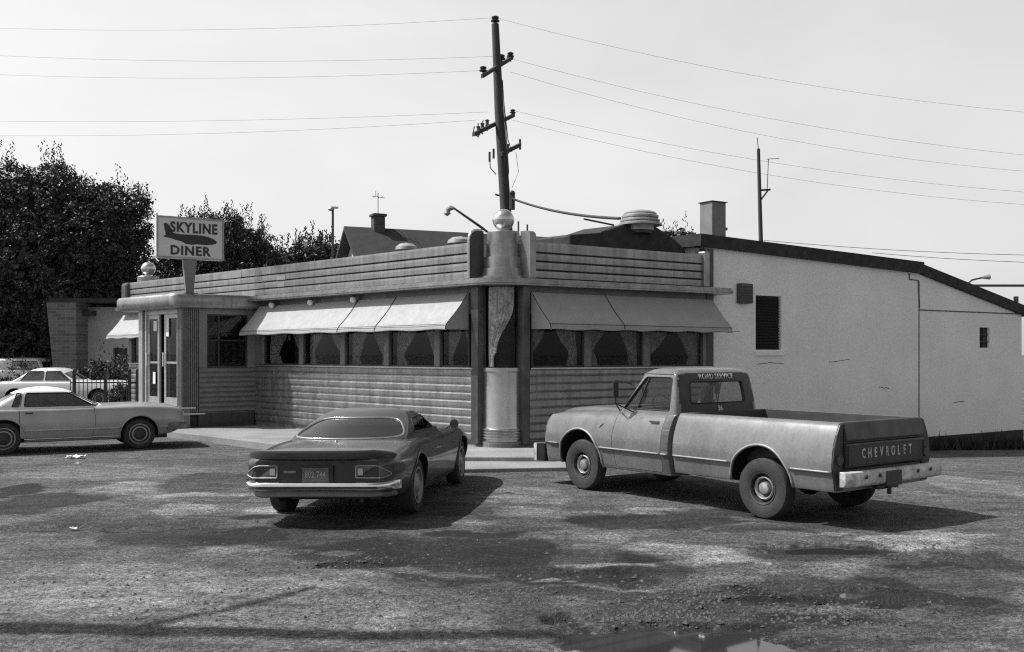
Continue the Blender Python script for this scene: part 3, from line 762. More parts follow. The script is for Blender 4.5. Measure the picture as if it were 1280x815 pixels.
mb = MB(); mb.box(9.92, 10.2, VB + .16, VB + .2, .66, 3.07); mb.build('door_gap_shade', M_BLACK, diner, D)  # black sheet paints the darkness of the open gap between the leaves
mb = MB(); mb.box(10.85, 10.93, VB - .02, VB + .1, .66, 3.07); mb.box(11.08, VA1, VB - .02, VB + .1, .66, 3.07); mb.box(9.1, 10.85, VB + .0, VB + .08, 2.96, 3.07); mb.box(VA0 + .1, 9.14, VB - .0, VB + .08, .66, 3.07); mb.build('door_frame', M_FRAME, diner, D)
mb = MB(); mb.box(10.93, 11.08, VB + .03, VB + .05, .66, 3.07); mb.build('sidelight', M_GLASS, diner, D)
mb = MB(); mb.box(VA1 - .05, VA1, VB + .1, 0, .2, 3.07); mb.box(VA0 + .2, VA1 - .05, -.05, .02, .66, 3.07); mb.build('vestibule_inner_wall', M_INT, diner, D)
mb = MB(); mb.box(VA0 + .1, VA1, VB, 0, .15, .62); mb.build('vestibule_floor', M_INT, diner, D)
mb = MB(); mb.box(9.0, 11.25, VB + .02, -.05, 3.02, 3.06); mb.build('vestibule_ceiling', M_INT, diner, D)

# ------------------------------------------------------------------ sign on the canopy
def sign():
    base = DW(9.38, -1.46, 3.45)
    ang = atan2(RV.y, RV.x)
    s = thing('diner_sign', 'boxed sign reading SKYLINE DINER with a dark airplane on a tapered post', 'sign', base, ang)
    Z = base.y
    W, H, z0 = 1.66, 1.03, .87
    mb = MB(); mb.box(-W / 2, W / 2, -.12, .12, z0, z0 + H); mb.build('sign_box', gm('sign_white', .62, .5, 0, .06, 3, fine=.08, fscale=60), s, bevel=.05)
    mb = MB()
    f = .035
    for sy in (-.135,): 
        mb.box(-W / 2, W / 2, sy, -.1, z0, z0 + f); mb.box(-W / 2, W / 2, sy, -.1, z0 + H - f, z0 + H); mb.box(-W / 2, -W / 2 + f, sy, -.1, z0 + f, z0 + H - f); mb.box(W / 2 - f, W / 2, sy, -.1, z0 + f, z0 + H - f)
    mb.build('sign_rim', M_GALV, s)
    mb = MB(); mb.add([(-.17, -.06, z0), (.17, -.06, z0), (.17, .06, z0), (-.17, .06, z0), (-.09, -.05, 0), (.09, -.05, 0), (.09, .05, 0), (-.09, .05, 0)], [(0, 1, 2, 3), (4, 5, 6, 7), (0, 1, 5, 4), (1, 2, 6, 5), (2, 3, 7, 6), (3, 0, 4, 7)])
    mb.build('post', gm('sign_post_paint', .2, .5, .3, .15, 4), s)
    mb = MB(); mb.box(-.18, .18, -.12, .12, 0, .03); mb.build('base_plate', M_DKMET, s)
    def face(u, v): return ((u - .5) * W, z0 + (1 - v) * H)     # fractions of the sign face, from its top left
    for txt, u0, u1, v0, v1 in (('SKYLINE', .20, .90, .12, .375), ('DINER', .205, .80, .69, .915)):
        me = text_mesh(txt, .3, .006, .009, space=1.12)
        xs = [v.co.x for v in me.vertices]; ys = [v.co.y for v in me.vertices]
        (xa, zb), (xb, za) = face(u0, v0), face(u1, v1)
        sx, sy = (xb - xa) / (max(xs) - min(xs)), (zb - za) / (max(ys) - min(ys))
        for v in me.vertices: v.co = (xa + (v.co.x - min(xs)) * sx, -.125 - v.co.z, za + (v.co.y - min(ys)) * sy)
        link_mesh('lettering', me, M_BLACK, s)
    Q = [(803, 468), (815, 464), (830, 475), (839, 500), (849, 514), (880, 519), (920, 517), (980, 518), (1015, 524), (1040, 534), (1056, 547), (1050, 557), (1030, 564), (1000, 567), (960, 565), (935, 570), (905, 566), (890, 556), (860, 549), (835, 541), (804, 536), (803, 531), (814, 527), (808, 495)]
    mb = MB(); mb.prism([face((a - 770) / 320, (b - 426) / 218 - .005) for a, b in Q], 'y', -.131, -.121); mb.build('airplane_emblem', M_BLACK, s)
sign()

# ------------------------------------------------------------------ painted annex to the right
annex = thing('annex_building', 'painted block building with dark roof edge and shuttered window beside the diner', 'building', DW(.22, 5.6, 0))
AX0 = DW(.22, 5.6, 0)
def DA(a, b, z): q = LV * a + RV * b; return (q.x, q.y, z)
WP = [(0, -1.6), (0, 4.36), (8.05, 4.13), (13.05, 3.13), (13.05, -1.6)]
def annex_build():
    mb = MB(); mb.prism(WP, 'x', 0, 16.0)
    me = mb.mesh('wall', DA)
    cut = MB(); cut.box(-.5, .14, 1.70, 2.58, 2.06, 3.33); c2 = MB(); c2.box(-.5, .12, 10.86, 11.36, 2.14, 2.72)
    me = boolean(me, [cut.mesh('c', DA), c2.mesh('c', DA)])
    link_mesh('wall', me, M_STUCCO, annex)
    # window shutter, small window
    mb = MB(); mb.box(.08, .13, 1.70, 2.58, 2.06, 3.33)
    for k in range(18): mb.add([( .03, 1.71, 2.08 + k * .068), (.03, 2.57, 2.08 + k * .068), (.09, 2.57, 2.14 + k * .068), (.09, 1.71, 2.14 + k * .068)], [(0, 1, 2, 3)])
    w = mb.build('shuttered_window', gm('black_shutter', .012, .6), annex, DA)
    mb = MB(); mb.box(-.06, .06, 1.64, 2.64, 1.92, 2.02); mb.build('sill', M_STUCCO, w, DA, bevel=.01)
    mb = MB(); mb.box(.06, .1, 10.86, 11.36, 2.14, 2.72); w2 = mb.build('small_window', gm('black_shutter', .012, .6), annex, DA)
    mb = MB(); mb.box(.02, .055, 11.09, 11.13, 2.14, 2.72)
    for z in (2.30, 2.5): mb.box(.03, .052, 10.86, 11.36, z, z + .03)
    mb.build('window_bar', M_DKMET, w2, DA)
    # vent box
    mb = MB(); mb.box(-.16, 0, 1.06, 1.42, 3.12, 3.58); v = mb.build('vent_box', gm('vent_paint', .08, .5, 0, .15, 6), annex, DA, bevel=.015)
    mb = MB()
    for k in range(6): mb.box(-.175, -.155, 1.09, 1.39, 3.16 + k * .065, 3.19 + k * .065)
    mb.build('louvre', M_DKMET, v, DA)
    # roof edge: flat part and sloping part
    mb = MB(); R1 = [(-.22, 4.63), (-.22, 4.36), (8.02, 4.12), (8.02, 4.42)]
    mb.prism([(b, z) for b, z in R1], 'x', -.14, 16.2); mb.build('roof', M_TAR, annex, DA)
    mb = MB(); mb.prism([(8.03, 4.36), (8.03, 4.10), (13.25, 3.07), (13.25, 3.35)], 'x', -.12, 16.1); mb.build('shed_roof', M_TAR, annex, DA)
    mb = MB(); mb.box(-.1, .0, -.16, .0, 3.0, 4.36); mb.box(-.12, 0, -.25, .12, 4.2, 4.3); mb.build('corner_board', M_ENAMEL, annex, DA)
    # conduit, seams
    mb = MB(); mb.tube([DA(-.02, 7.55, 4.1), DA(-.02, 7.55, 3.95), DA(-.02, 7.95, 3.93), DA(-.02, 8.0, 3.3), DA(-.02, 8.0, 3.2)], .014, 6); mb.build('conduit', M_DKMET, annex)
    mb = MB(); mb.box(-.012, 0, 7.985, 8.015, -1.0, 3.9); mb.box(-.016, 0, 8.0, 12.9, 3.13, 3.16); mb.build('wall_seam', gm('seam_dark', .12, .9), annex, DA)
    # patched cracks
    rnd = random.Random(5)
    for b, z, l in ((4.3, 1.76, .8), (1.75, 1.72, .9), (.7, 2.5, .45), (6.3, 1.1, .4), (9.6, .62, .5)):
        mb = MB(); pts = []; x = b; y = z
        for k in range(7): pts.append(DA(-.002, x, y)); x += l / 6; y += rnd.uniform(-.02, .02)
        mb.tube(pts, .005 + .004 * rnd.random(), 5)
        mb.build('wall_crack', gm('crack_dark', .05, .9), annex)
    mb = MB(); mb.box(-.05, 0, 0, 13.06, -1.5, -.28); mb.build('wall_base', gm('tarred_base', .035, .9, 0, .3, 4, bump=.4, bscale=20), annex, DA)
annex.location = AX0
annex_build()
def weeds():
    rnd = random.Random(11); mb = MB()
    for _ in range(1500):
        b = rnd.uniform(.3, 12.9); o = -rnd.uniform(.05, .42)
        hgt = rnd.uniform(.12, .45) * (1.5 if rnd.random() < .05 else 1)
        p = Vector(DW(.22 + o, 5.6 + b, 0)); z = drop(p.x, p.y) - .02
        t = rnd.uniform(0, 2 * pi); w = rnd.uniform(.01, .03); lean = Vector((rnd.uniform(-.15, .15), rnd.uniform(-.15, .15), 0))
        u = Vector((cos(t), sin(t), 0)) * w; q = Vector((p.x, p.y, z))
        mb.add([q - u, q + u, q + lean * .6 + u * .9 + Vector((0, 0, hgt * .6)), q + lean + Vector((0, 0, hgt)), q + lean * .6 - u * .9 + Vector((0, 0, hgt * .6))], [(0, 1, 2, 3, 4)])
    o = mb.build('weeds', gm('weed_leaf', .035, .8, 0, .3, 5), None, fix=False); tag(o, 'dark weeds growing along the foot of the painted annex wall', 'weeds', kind='stuff')
weeds()

# ------------------------------------------------------------------ rooftop things
def exhaust_hood():
    o = thing('roof_hood', 'dark tar covered hump on the diner roof under the mushroom vent', 'roof hood', C0)
    mb = MB()
    P = [(2.1, 3.8), (2.1, 4.42), (2.9, 4.52), (3.5, 4.72), (3.95, 4.78), (4.5, 4.74), (5.0, 4.52), (5.35, 4.3), (5.35, 3.8)]
    mb.prism(P, 'x', .45, 1.6); mb.build('hood_body', M_TAR, o, D, bevel=.04)
    mb = MB(); mb.tube([D(.55, 2.55, 4.78), D(.6, 3.4, 4.72)], .02, 6); mb.build('stay_rod', M_DKMET, o)
exhaust_hood()
c = at(800, 285, 21.6)
fan = thing('exhaust_fan', 'pale ribbed mushroom exhaust fan above the dark roof hump', 'exhaust fan', c)
mb = MB(); mb.lathe([(.30, -.06), (.30, .05), (.47, .05), (.47, .09), (.40, .12), (.43, .14), (.43, .17), (.37, .2), (.40, .22), (.40, .26), (.35, .29), (.36, .31), (.30, .35), (.12, .385), (.02, .39)], (0, 0, 0), 36); mb.build('fan_cowl', M_GALV, fan, smooth=40)
mb = MB(); mb.lathe([(.25, -.12), (.25, -.05)], (0, 0, 0), 24); mb.build('fan_curb', M_DKMET, fan)
c = at(891, 293, 22.9)
stk = thing('chimney_box', 'square grey sheet metal flue standing where annex roof meets diner', 'flue', c, atan2(RV.y, RV.x))
mb = MB(); mb.box(-.22, .22, -.2, .2, -.3, .72); mb.build('flue_casing', gm('grey_sheet_metal', .2, .6, .3, .15, 4), stk, bevel=.015)
mb = MB(); mb.lathe([(.03, -.3), (.03, .12), (.1, .12), (.1, .17), (.02, .2)], (.34, 0, 0), 12); mb.box(-.25, .25, -.23, .23, .72, .735); mb.build('flue_cap', M_DKMET, stk)
c = at(658, 288, 19.9)
bits = thing('vent_stub', 'pair of thin vent stubs rising behind the corner pylon', 'vent pipe', c)
mb = MB(); mb.tube([(-.16, 0, -.6), (-.16, 0, .18)], .02, 6); mb.tube([(.02, .1, -.6), (.02, .1, .13)], .02, 6); mb.build('stub_pipe', M_DKMET, bits)

# ------------------------------------------------------------------ background: house, brick fronted building, fence
def house():
    Z = 44; R = FPX / Z
    p = at(437, 283, Z)
    h = thing('house', 'dark roofed gable house with brick chimney rising behind the diner', 'house', (p.x, Z, 0), .42)
    zr = p.z
    Lh = 12.5; half = 3.0; ze = zr - 2.5
    # ridge runs along +x, gable faces the left
    mb = MB(); mb.prism([(-half, -.1), (half, -.1), (half, ze), (0, zr - .12), (-half, ze)], 'x', .25, Lh); mb.build('wall', gm('house_siding', .5, .8, 0, .1, 2), h)
    mb = MB(); mb.prism([(-half - .45, ze - .38), (0, zr), (half + .45, ze - .38), (half + .45, ze - .56), (0, zr - .18), (-half - .45, ze - .56)], 'x', -.25, Lh + .3); mb.build('roof', gm('shingle_roof', .035, .85, 0, .2, 3, bump=.4, bscale=12), h)
    mb = MB(); mb.box(1.05, 1.55, -.25, .25, zr - .6, zr + .62); mb.box(.98, 1.62, -.32, .32, zr + .5, zr + .6); mb.build('chimney', brick_mat('dark_brick', .07, .1, 5), h)
    mb = MB(); mb.prism([(-1.2, ze + .25), (1.2, ze + .25), (0, zr - .75)], 'x', .2, .24); mb.build('gable_panel', M_WHITE, h)
    a = thing('tv_antenna', 'thin television aerial standing above the brick house chimney', 'aerial', (p.x + 1.3 * cos(.42), Z + 1.3 * sin(.42), zr + .62))
    mb = MB(); mb.tube([(0, 0, -.02), (0, 0, .95)], .018, 6); mb.build('mast', M_DKMET, a)
    mb = MB(); mb.tube([(-.25, 0, .8), (.3, 0, .72)], .012, 6)
    for x in (-.2, 0, .2): mb.tube([(x, -.3, .77), (x, .3, .77)], .01, 5)
    mb.tube([(-.1, 0, 1.05), (-.1, 0, .75)], .012, 5); mb.build('antenna_bar', M_DKMET, a)
house()
for px, py, w in ((575, 299, .32), (508, 307, .28)):
    c = at(px, py + 3, 25)
    v = thing('roof_vent', 'small pale domed vent on the diner roof ' + ('nearer the corner pylon' if px > 540 else 'farther from the corner pylon'), 'roof vent', c, 0, 'domed roof vents')
    mb = MB(); mb.lathe([(w * .6, -.9), (w * .6, -.05), (w, -.05), (w * .95, .03), (w * .6, .1), (.02, .13)], (0, 0, 0), 20); mb.build('vent_dome', M_GALV, v, smooth=40)

def brick_shop():
    Z = 46; f = Z / FPX
    x0 = (70 - 640) * f; xb = (105 - 640) * f; x1 = (200 - 640) * f; top = CAMH + (443 - 374) * f
    b = thing('brick_front_shop', 'flat roofed stucco shop with a slanting brick fin wall beyond the diner', 'building', (xb, Z, 0))
    mb = MB(); mb.box(0, x1 - xb + 3, .3, 9, -.2, top - .35); me = mb.mesh('w')
    cut = MB(); wx0 = (138 - 640) * f - xb; wx1 = (156 - 640) * f - xb; cut.box(wx0, wx1, 0, .55, CAMH - 12 * f, CAMH + 8 * f)
    cut2 = MB(); cut2.box((158 - 640) * f - xb, (172 - 640) * f - xb, 0, .55, -.1, CAMH + 25 * f)
    link_mesh('wall', boolean(me, [cut.mesh(), cut2.mesh()]), gm('shop_stucco', .42, .9, 0, .1, 1.5, fine=.1), b)
    mb = MB(); mb.box(wx0, wx1, .5, .53, CAMH - 12 * f, CAMH + 8 * f); mb.build('window', M_BLACK, b)
    mb = MB(); mb.box((158 - 640) * f - xb, (172 - 640) * f - xb, .5, .53, -.1, CAMH + 25 * f); mb.build('door', M_BLACK, b)
    mb = MB(); mb.prism([((97 - 640) * f - xb - .55, -.2), (.05, -.2), (.05, top - .2), (x0 - xb, top - .2)], 'y', -.95, 1.2); mb.build('brick_fin', brick_mat('shop_brick', .16, .26, 2.4), b)
    mb = MB(); mb.box(x0 - xb + .1, x1 - xb + 3, -.9, 9.2, top - .2, top); mb.build('roof', gm('shop_roof_edge', .02, .7, 0, .2, 2), b)
    mb = MB(); mb.box(.0, .45, -.3, .28, CAMH + 48 * f, CAMH + 54 * f) ; mb.build('wall_lamp', M_DKMET, b)
brick_shop()
def fence():
    Z = 30; f = Z / FPX; x0 = (88 - 640) * f; x1 = (180 - 640) * f
    o = thing('iron_fence', 'black iron picket fence beside the diner entrance', 'fence', (x0, Z, 0))
    mb = MB(); n = int((x1 - x0) / .13)
    for k in range(n): x = k * .13; mb.box(x - .009, x + .009, -.009, .009, .1, 1.2)
    mb.build('picket_panel', M_BLACK, o)
    mb = MB(); mb.box(0, x1 - x0, -.02, .02, .2, .24); mb.box(0, x1 - x0, -.02, .02, 1.08, 1.12); mb.build('rail', M_BLACK, o)
    for px in (93, 132, 162, 172):
        x = (px - 640) * f - x0; mb = MB(); mb.box(x - .04, x + .04, -.04, .04, -.05, 1.45); mb.ball((x, 0, 1.48), .05, 10, 6); mb.build('post', M_BLACK, o)
fence()

# ------------------------------------------------------------------ foliage
def leaf_mat(name, v):
    if name in MATS: return MATS[name]
    m = bpy.data.materials.new(name); m.use_nodes = True; MATS[name] = m
    t = m.node_tree; n = t.nodes; L = t.links; p = n['Principled BSDF']; p.inputs['Roughness'].default_value = .6; p.inputs['Specular IOR Level'].default_value = .35
    g = n.new('ShaderNodeNewGeometry'); r = n.new('ShaderNodeMapRange'); r.inputs[3].default_value = v * .6; r.inputs[4].default_value = v * 1.5
    L.new(g.outputs['Random Per Island'], r.inputs[0]); cc = n.new('ShaderNodeCombineColor')
    for i in range(3): L.new(r.outputs[0], cc.inputs[i])
    L.new(cc.outputs[0], p.inputs['Base Color']); return m
M_LEAF = leaf_mat('leaf_dark', .05); M_LEAF2 = leaf_mat('leaf_mid', .055)
def leaves(mb, rnd, lobes, count, size, shoots=0):
    tot = sum(l[3] * l[4] for l in lobes)
    for cx, cy, cz, r, rz in lobes:
        k = int(count * r * rz / tot); cl = max(8, k // 26)
        for _ in range(cl):
            u = rnd.gauss(0, 1), rnd.gauss(0, 1), rnd.gauss(0, 1); q = Vector(u).normalized(); rad = rnd.uniform(.55, 1.06) ** .6
            c = Vector((cx + q.x * r * rad, cy + q.y * r * rad, cz + q.z * rz * rad)); cs = size * rnd.uniform(1.6, 3.2)
            for _ in range(26):
                p = c + Vector((rnd.gauss(0, 1), rnd.gauss(0, 1), rnd.gauss(0, .8))) * cs * .55
                n = Vector((rnd.gauss(0, 1), rnd.gauss(0, 1), rnd.gauss(.5, 1))).normalized(); t = n.orthogonal().normalized(); t = Matrix.Rotation(rnd.uniform(0, 6.28), 3, n) @ t; b = n.cross(t)
                s = size * rnd.uniform(.5, 1.15)
                mb.add([p - t * s, p + b * s * .45 - t * s * .1, p + t * s, p - b * s * .45 - t * s * .1], [(0, 1, 2, 3)])
        if r > 1.1:
            for _ in range(int(k * .16)):      # big inner leaves close the crown's heart
                q = Vector((rnd.gauss(0, 1), rnd.gauss(0, 1), rnd.gauss(0, 1))).normalized() * rnd.uniform(0, .78)
                p = Vector((cx + q.x * r, cy + q.y * r, cz + q.z * rz)); n = Vector((rnd.gauss(0, 1), rnd.gauss(0, 1), rnd.gauss(0, 1))).normalized(); t = n.orthogonal().normalized(); b = n.cross(t); s = size * rnd.uniform(1.5, 2.6)
                mb.add([p - t * s, p + b * s * .6, p + t * s, p - b * s * .6], [(0, 1, 2, 3)])
        for _ in range(int(shoots * r)):
            a = rnd.uniform(0, 2 * pi); rr = rnd.uniform(.2, .95) * r
            p = Vector((cx + cos(a) * rr, cy + sin(a) * rr, cz + rz * sqrt(max(0, 1 - (rr / r) ** 2)))); hgt = rnd.uniform(.5, 1.3)
            for j in range(16):
                f = j / 16; w = .14 * (1 - f * .6); q = p + Vector((rnd.gauss(0, w), rnd.gauss(0, w), f * hgt)); s = size * .7; t = Vector((rnd.gauss(0, .5), rnd.gauss(0, .5), 1)).normalized(); b = t.orthogonal().normalized() 
                mb.add([q - t * s, q + b * s * .5, q + t * s, q - b * s * .5], [(0, 1, 2, 3)])
def tree(name, label, base, h, lobes, count, size, mat, trunk_r=.35, seed=1, shoots=0, group=None):
    rnd = random.Random(seed); o = thing(name, label, 'tree', base, 0, group)
    mb = MB(); top = Vector((0, 0, h * .45)); pts = [(0, 0, -.2), (.1, 0, h * .15), (.0, .1, h * .3), tuple(top)]
    mb.tube(pts, [trunk_r * 1.25, trunk_r, trunk_r * .8, trunk_r * .6], 10)
    for cx, cy, cz, r, rz in lobes:
        m1 = top.lerp(Vector((cx, cy, cz)), .5) + Vector((rnd.uniform(-.4, .4), rnd.uniform(-.4, .4), .2))
        mb.tube([(0, 0, h * rnd.uniform(.2, .42)), m1, (cx, cy, cz)], [trunk_r * .45, trunk_r * .28, trunk_r * .12], 7)
        for _ in range(3):
            e = Vector((cx + rnd.uniform(-.8, .8) * r, cy + rnd.uniform(-.8, .8) * r, cz + rnd.uniform(-.3, .8) * rz)); mb.tube([(cx, cy, cz), e], [trunk_r * .14, .02], 5)
    mb.build('trunk', gm('bark', .06, .9, 0, .3, 4), o, smooth=40)
    mb = MB(); leaves(mb, rnd, lobes, count, size, shoots); mb.build('crown', mat, o, fix=False)
    return o
def lob(px, py, Z, base, r, rz=None, dz=0):
    p = at(px, py, Z + dz); return (p.x - base[0], p.y - base[1], p.z - base[2], r, rz or r)
Zt = 52; f = Zt / FPX
b1 = (at(60, 443, Zt).x, Zt, 0)
L1 = [lob(60, 258, Zt, b1, 2.2), lob(25, 262, Zt, b1, 2.2), lob(-30, 290, Zt, b1, 3.0), lob(100, 300, Zt, b1, 2.6), lob(140, 275, Zt, b1, 2.0), lob(146, 320, Zt, b1, 1.9), lob(40, 330, Zt, b1, 3.4), lob(90, 365, Zt, b1, 3.0), lob(-10, 390, Zt, b1, 3.0), lob(70, 225, Zt, b1, 1.0), lob(112, 255, Zt, b1, 1.3), lob(166, 252, Zt, b1, .9), lob(168, 285, Zt, b1, .9), lob(10, 225, Zt, b1, 1.0), lob(30, 400, Zt, b1, 3.2), lob(130, 355, Zt, b1, 2.0), lob(60, 430, Zt, b1, 2.4), lob(0, 430, Zt, b1, 2.4)]
tree('broadleaf_tree', 'tallest dark leafy tree standing behind the brick fronted shop', b1, 11.5, L1, 120000, .105, M_LEAF, .4, 3, shoots=3)
Zt = 58; b2 = (at(275, 443, Zt).x, Zt, 0)
L2 = [lob(268, 305, Zt, b2, 1.7), lob(295, 308, Zt, b2, 1.6), lob(240, 312, Zt, b2, 1.6), lob(320, 320, Zt, b2, 1.4), lob(218, 330, Zt, b2, 1.2), lob(270, 340, Zt, b2, 2.6), lob(340, 336, Zt, b2, 1.0), lob(300, 300, Zt, b2, .8), lob(255, 296, Zt, b2, .9), lob(225, 372, Zt, b2, 2.2), lob(305, 370, Zt, b2, 2.6), lob(280, 385, Zt, b2, 2.6)]
tree('broadleaf_tree', 'bushy dark tree with upright shoots behind the diner sign', b2, 9, L2, 60000, .105, M_LEAF, .35, 5, shoots=9)
Zt = 66; b3 = (at(392, 443, Zt).x, Zt, 0)
L3 = [lob(392, 325, Zt, b3, 1.6), lob(408, 322, Zt, b3, 1.2), lob(372, 332, Zt, b3, 1.5), lob(392, 360, Zt, b3, 2.6), lob(425, 335, Zt, b3, 1.3)]
tree('broadleaf_tree', 'smallest distant tree showing over the parapet near the street lamp', b3, 7, L3, 9000, .15, M_LEAF2, .25, 6, shoots=4)
Zt = 48; b4 = (at(845, 443, Zt).x, Zt, 0)
L4 = [lob(845, 303, Zt, b4, .6), lob(833, 302, Zt, b4, .5), lob(856, 299, Zt, b4, .5), lob(845, 330, Zt, b4, 1.2)]
tree('broadleaf_tree', 'treetop showing between the mushroom exhaust fan and the flue', b4, 6, L4, 5000, .10, M_LEAF2, .2, 8, shoots=2)
def shrub(px, py, Z, r, label, seed, rz=None):
    p = at(px, py, Z); o = thing('shrub', label, 'shrub', (p.x, Z, 0))
    rnd = random.Random(seed); mb = MB(); leaves(mb, rnd, [(0, 0, p.z, r, rz or r * .8), (r * .5, .2, p.z - .25, r * .7, r * .6), (-r * .5, -.1, p.z - .3, r * .7, r * .6)], 1600, .075, 2); mb.build('foliage', M_LEAF2, o, fix=False)
    mb = MB(); 
    for k in range(5): mb.tube([(rnd.uniform(-.1, .1), rnd.uniform(-.1, .1), -.05), (rnd.uniform(-.4, .4) * r, rnd.uniform(-.3, .3) * r, p.z)], [.03, .012], 5)
    mb.build('stem', gm('bark', .06, .9), o)
shrub(118, 463, 39, .5, 'rounded dark shrub against the brick fin, beyond the white sedan', 1)
shrub(148, 460, 39, .6, 'leafy shrub under the shop window beyond the white sedan', 2)
shrub(28, 474, 40, .8, 'dark shrub beside the distant pale car beyond the white sedan', 3)
shrub(158, 490, 31.2, .35, 'low shrub at the foot of the iron fence by the entrance', 4)
def hedge():
    rnd = random.Random(21); mb = MB(); lobes = [(-75 + i * 2.6 + rnd.uniform(-.6, .6), 62 + rnd.uniform(-3, 3), rnd.uniform(1.5, 3.5), rnd.uniform(2, 3.2), rnd.uniform(2, 3.4)) for i in range(24)]
    leaves(mb, rnd, lobes, 26000, .2, 1); o = mb.build('far_hedgerow', M_LEAF, None, fix=False)
    tag(o, 'dark mass of trees and bushes closing the street at far left', 'hedgerow', kind='stuff')
hedge()

# ------------------------------------------------------------------ poles, lamps, wires
def wire(label, pts, r, sag=0.0, mat=None, name='power_line', group='overhead power lines'):
    a, b = Vector(pts[0]), Vector(pts[1]); P = []
    for i in range(25):
        t = i / 24; p = a.lerp(b, t); p.z -= sag * 4 * t * (1 - t); P.append(p)
    mb = MB(); mb.tube([p - a for p in P], r, 5); o = mb.build(name, mat or M_DKMET, None, smooth=True); o.location = a
    return tag(o, label, 'wire', group)
ZP = 30.0
def pole1():
    b = at(634, 300, ZP); top = at(619, 30, ZP)
    o = thing('utility_pole', 'tall leaning wooden utility pole with crossarms behind the corner pylon', 'utility pole', (b.x + .35, ZP, 0))
    bx = b.x + .35
    def L(px, py, dy=0.0): q = at(px, py, ZP + dy); return Vector((q.x - bx, dy, q.z))
    mb = MB(); mb.tube([(.02, 0, -.2), L(632, 260), L(624, 140), L(619, 30)], [.2, .165, .14, .11], 12); mb.build('shaft', M_WOOD, o, smooth=40)
    for (p0, p1, dy0, dy1, nm) in (((603, 95), (640, 72), -.9, .9, 'crossarm'), ((592, 168), (642, 144), -1.0, 1.0, 'crossarm'), ((626, 193), (650, 181), -.2, .7, 'crossarm')):
        mb = MB(); a = L(*p0, dy0); c = L(*p1, dy1); d = (c - a).normalized(); u = Vector((0, 0, 1)); s = d.cross(u).normalized()
        for off in (.0,):
            mb.add([a + s * .05 - u * .06, a + s * .05 + u * .06, a - s * .05 + u * .06, a - s * .05 - u * .06, c + s * .05 - u * .06, c + s * .05 + u * .06, c - s * .05 + u * .06, c - s * .05 - u * .06], [(0, 1, 2, 3), (4, 7, 6, 5), (0, 4, 5, 1), (1, 5, 6, 2), (2, 6, 7, 3), (3, 7, 4, 0)])
        mb.build(nm, M_WOOD, o)
    def ins(px, py, dy=0.0, s=1.0):
        q = L(px, py, dy); mb = MB(); mb.lathe([(.03 * s, -.12 * s), (.03 * s, 0), (.11 * s, .02 * s), (.12 * s, .05 * s), (.06 * s, .08 * s), (.10 * s, .11 * s), (.10 * s, .14 * s), (.04 * s, .17 * s)], q, 12); mb.build('insulator', M_INSUL, o, smooth=40)
    for a in ((619, 28, 0, 1.15), (604, 90, -.9), (627, 75, .2), (638, 72, .85), (641, 142, .9, .8)): ins(*a)
    # switch gear on the second arm, fuses on the third
    for k, (px, py) in enumerate(((598, 163), (603, 159), (609, 155))):
        q = L(px, py, -.7 + k * .25); mb = MB(); mb.lathe([(.02, -.16), (.05, -.13), (.05, -.05), (.075, -.04), (.05, -.02), (.05, .08), (.075, .1), (.02, .14)], q, 10); mb.tube([q + Vector((-.12, 0, .12)), q + Vector((-.16, 0, -.1)), q + Vector((.02, 0, -.2))], .018, 5); mb.build('switch_unit', M_INSUL, o, smooth=40)
    for px, y0, y1, dy in ((612, 190, 202, -.4), (617, 186, 198, -.3), (635, 180, 192, .2), (650, 174, 187, .7)):
        mb = MB(); mb.tube([L(px, y1, dy), L(px, y0, dy)], .035, 7); mb.build('fuse_tube', M_INSUL, o)
    mb = MB(); mb.tube([L(612, 198, -.4), L(613, 210, -.3), L(620, 218, -.15)], .015, 5); mb.tube([L(628, 100), L(630, 130, -.2), L(635, 175, -.1), L(640, 190, 0)], .015, 5); mb.tube([L(630, 130, -.2), L(636, 215, -.1), L(634, 225, -.1)], .015, 5); mb.tube([L(645, 190, .5), L(648, 215, .3), L(640, 235, 0)], .008, 5); mb.build('jumper_cable', M_BLACK, o)
    mb = MB(); mb.tube([L(640, 262, -.2), L(640, 240, -.2)], .09, 8); mb.ball(L(640, 242, -.2), .1, 10, 8); mb.tube([L(619, 243), L(626, 245)], .03, 6); mb.build('cable_bracket', M_DKMET, o)
pole1()
P_ = lambda px, py, Z=ZP: at(px, py, Z)
wl = [((619, 22), (-160, 28), 1.0, 'highest wire running from the pole tip over the parking lot trees'), ((604, 88), (-160, 85), .9, 'wire leaving the outer top crossarm insulator over the dark trees'), ((627, 70), (-160, 60), .9, 'wire leaving the inner top crossarm insulator over the dark trees'),
      ((598, 150), (-160, 166), .8, 'lower wire from the switch crossarm towards the tall dark tree'), ((609, 140), (-160, 148), .6, 'faint wire just above the lower switch wire towards the tall tree')]
for a, b, s, lab in wl: wire(lab, [P_(*a), P_(*b, Z=34)], .0038, s * .32)
wr = [((619, 22), (1420, 150), 1.3, 'highest wire sloping from the pole tip across the open sky'), ((627, 70), (1420, 205), 1.3, 'wire sloping from the middle top insulator across the sky above the annex'), ((638, 90), (1420, 222), 1.6, 'wire sloping just under the middle one above the annex roof'),
      ((641, 138), (1420, 248), 1.2, 'wire sloping from the second crossarm above the thin pole'), ((640, 150), (1420, 262), 1.4, 'lowest long wire sloping from the second crossarm past the thin pole')]
for a, b, s, lab in wr: wire(lab, [P_(*a), P_(*b, Z=30)], .0038, s * .4)
wire('thick twisted service cable dropping from the pole bracket to the roof fan', [P_(640, 248, 29.8), at(775, 273, 21.8)], .035, .12)
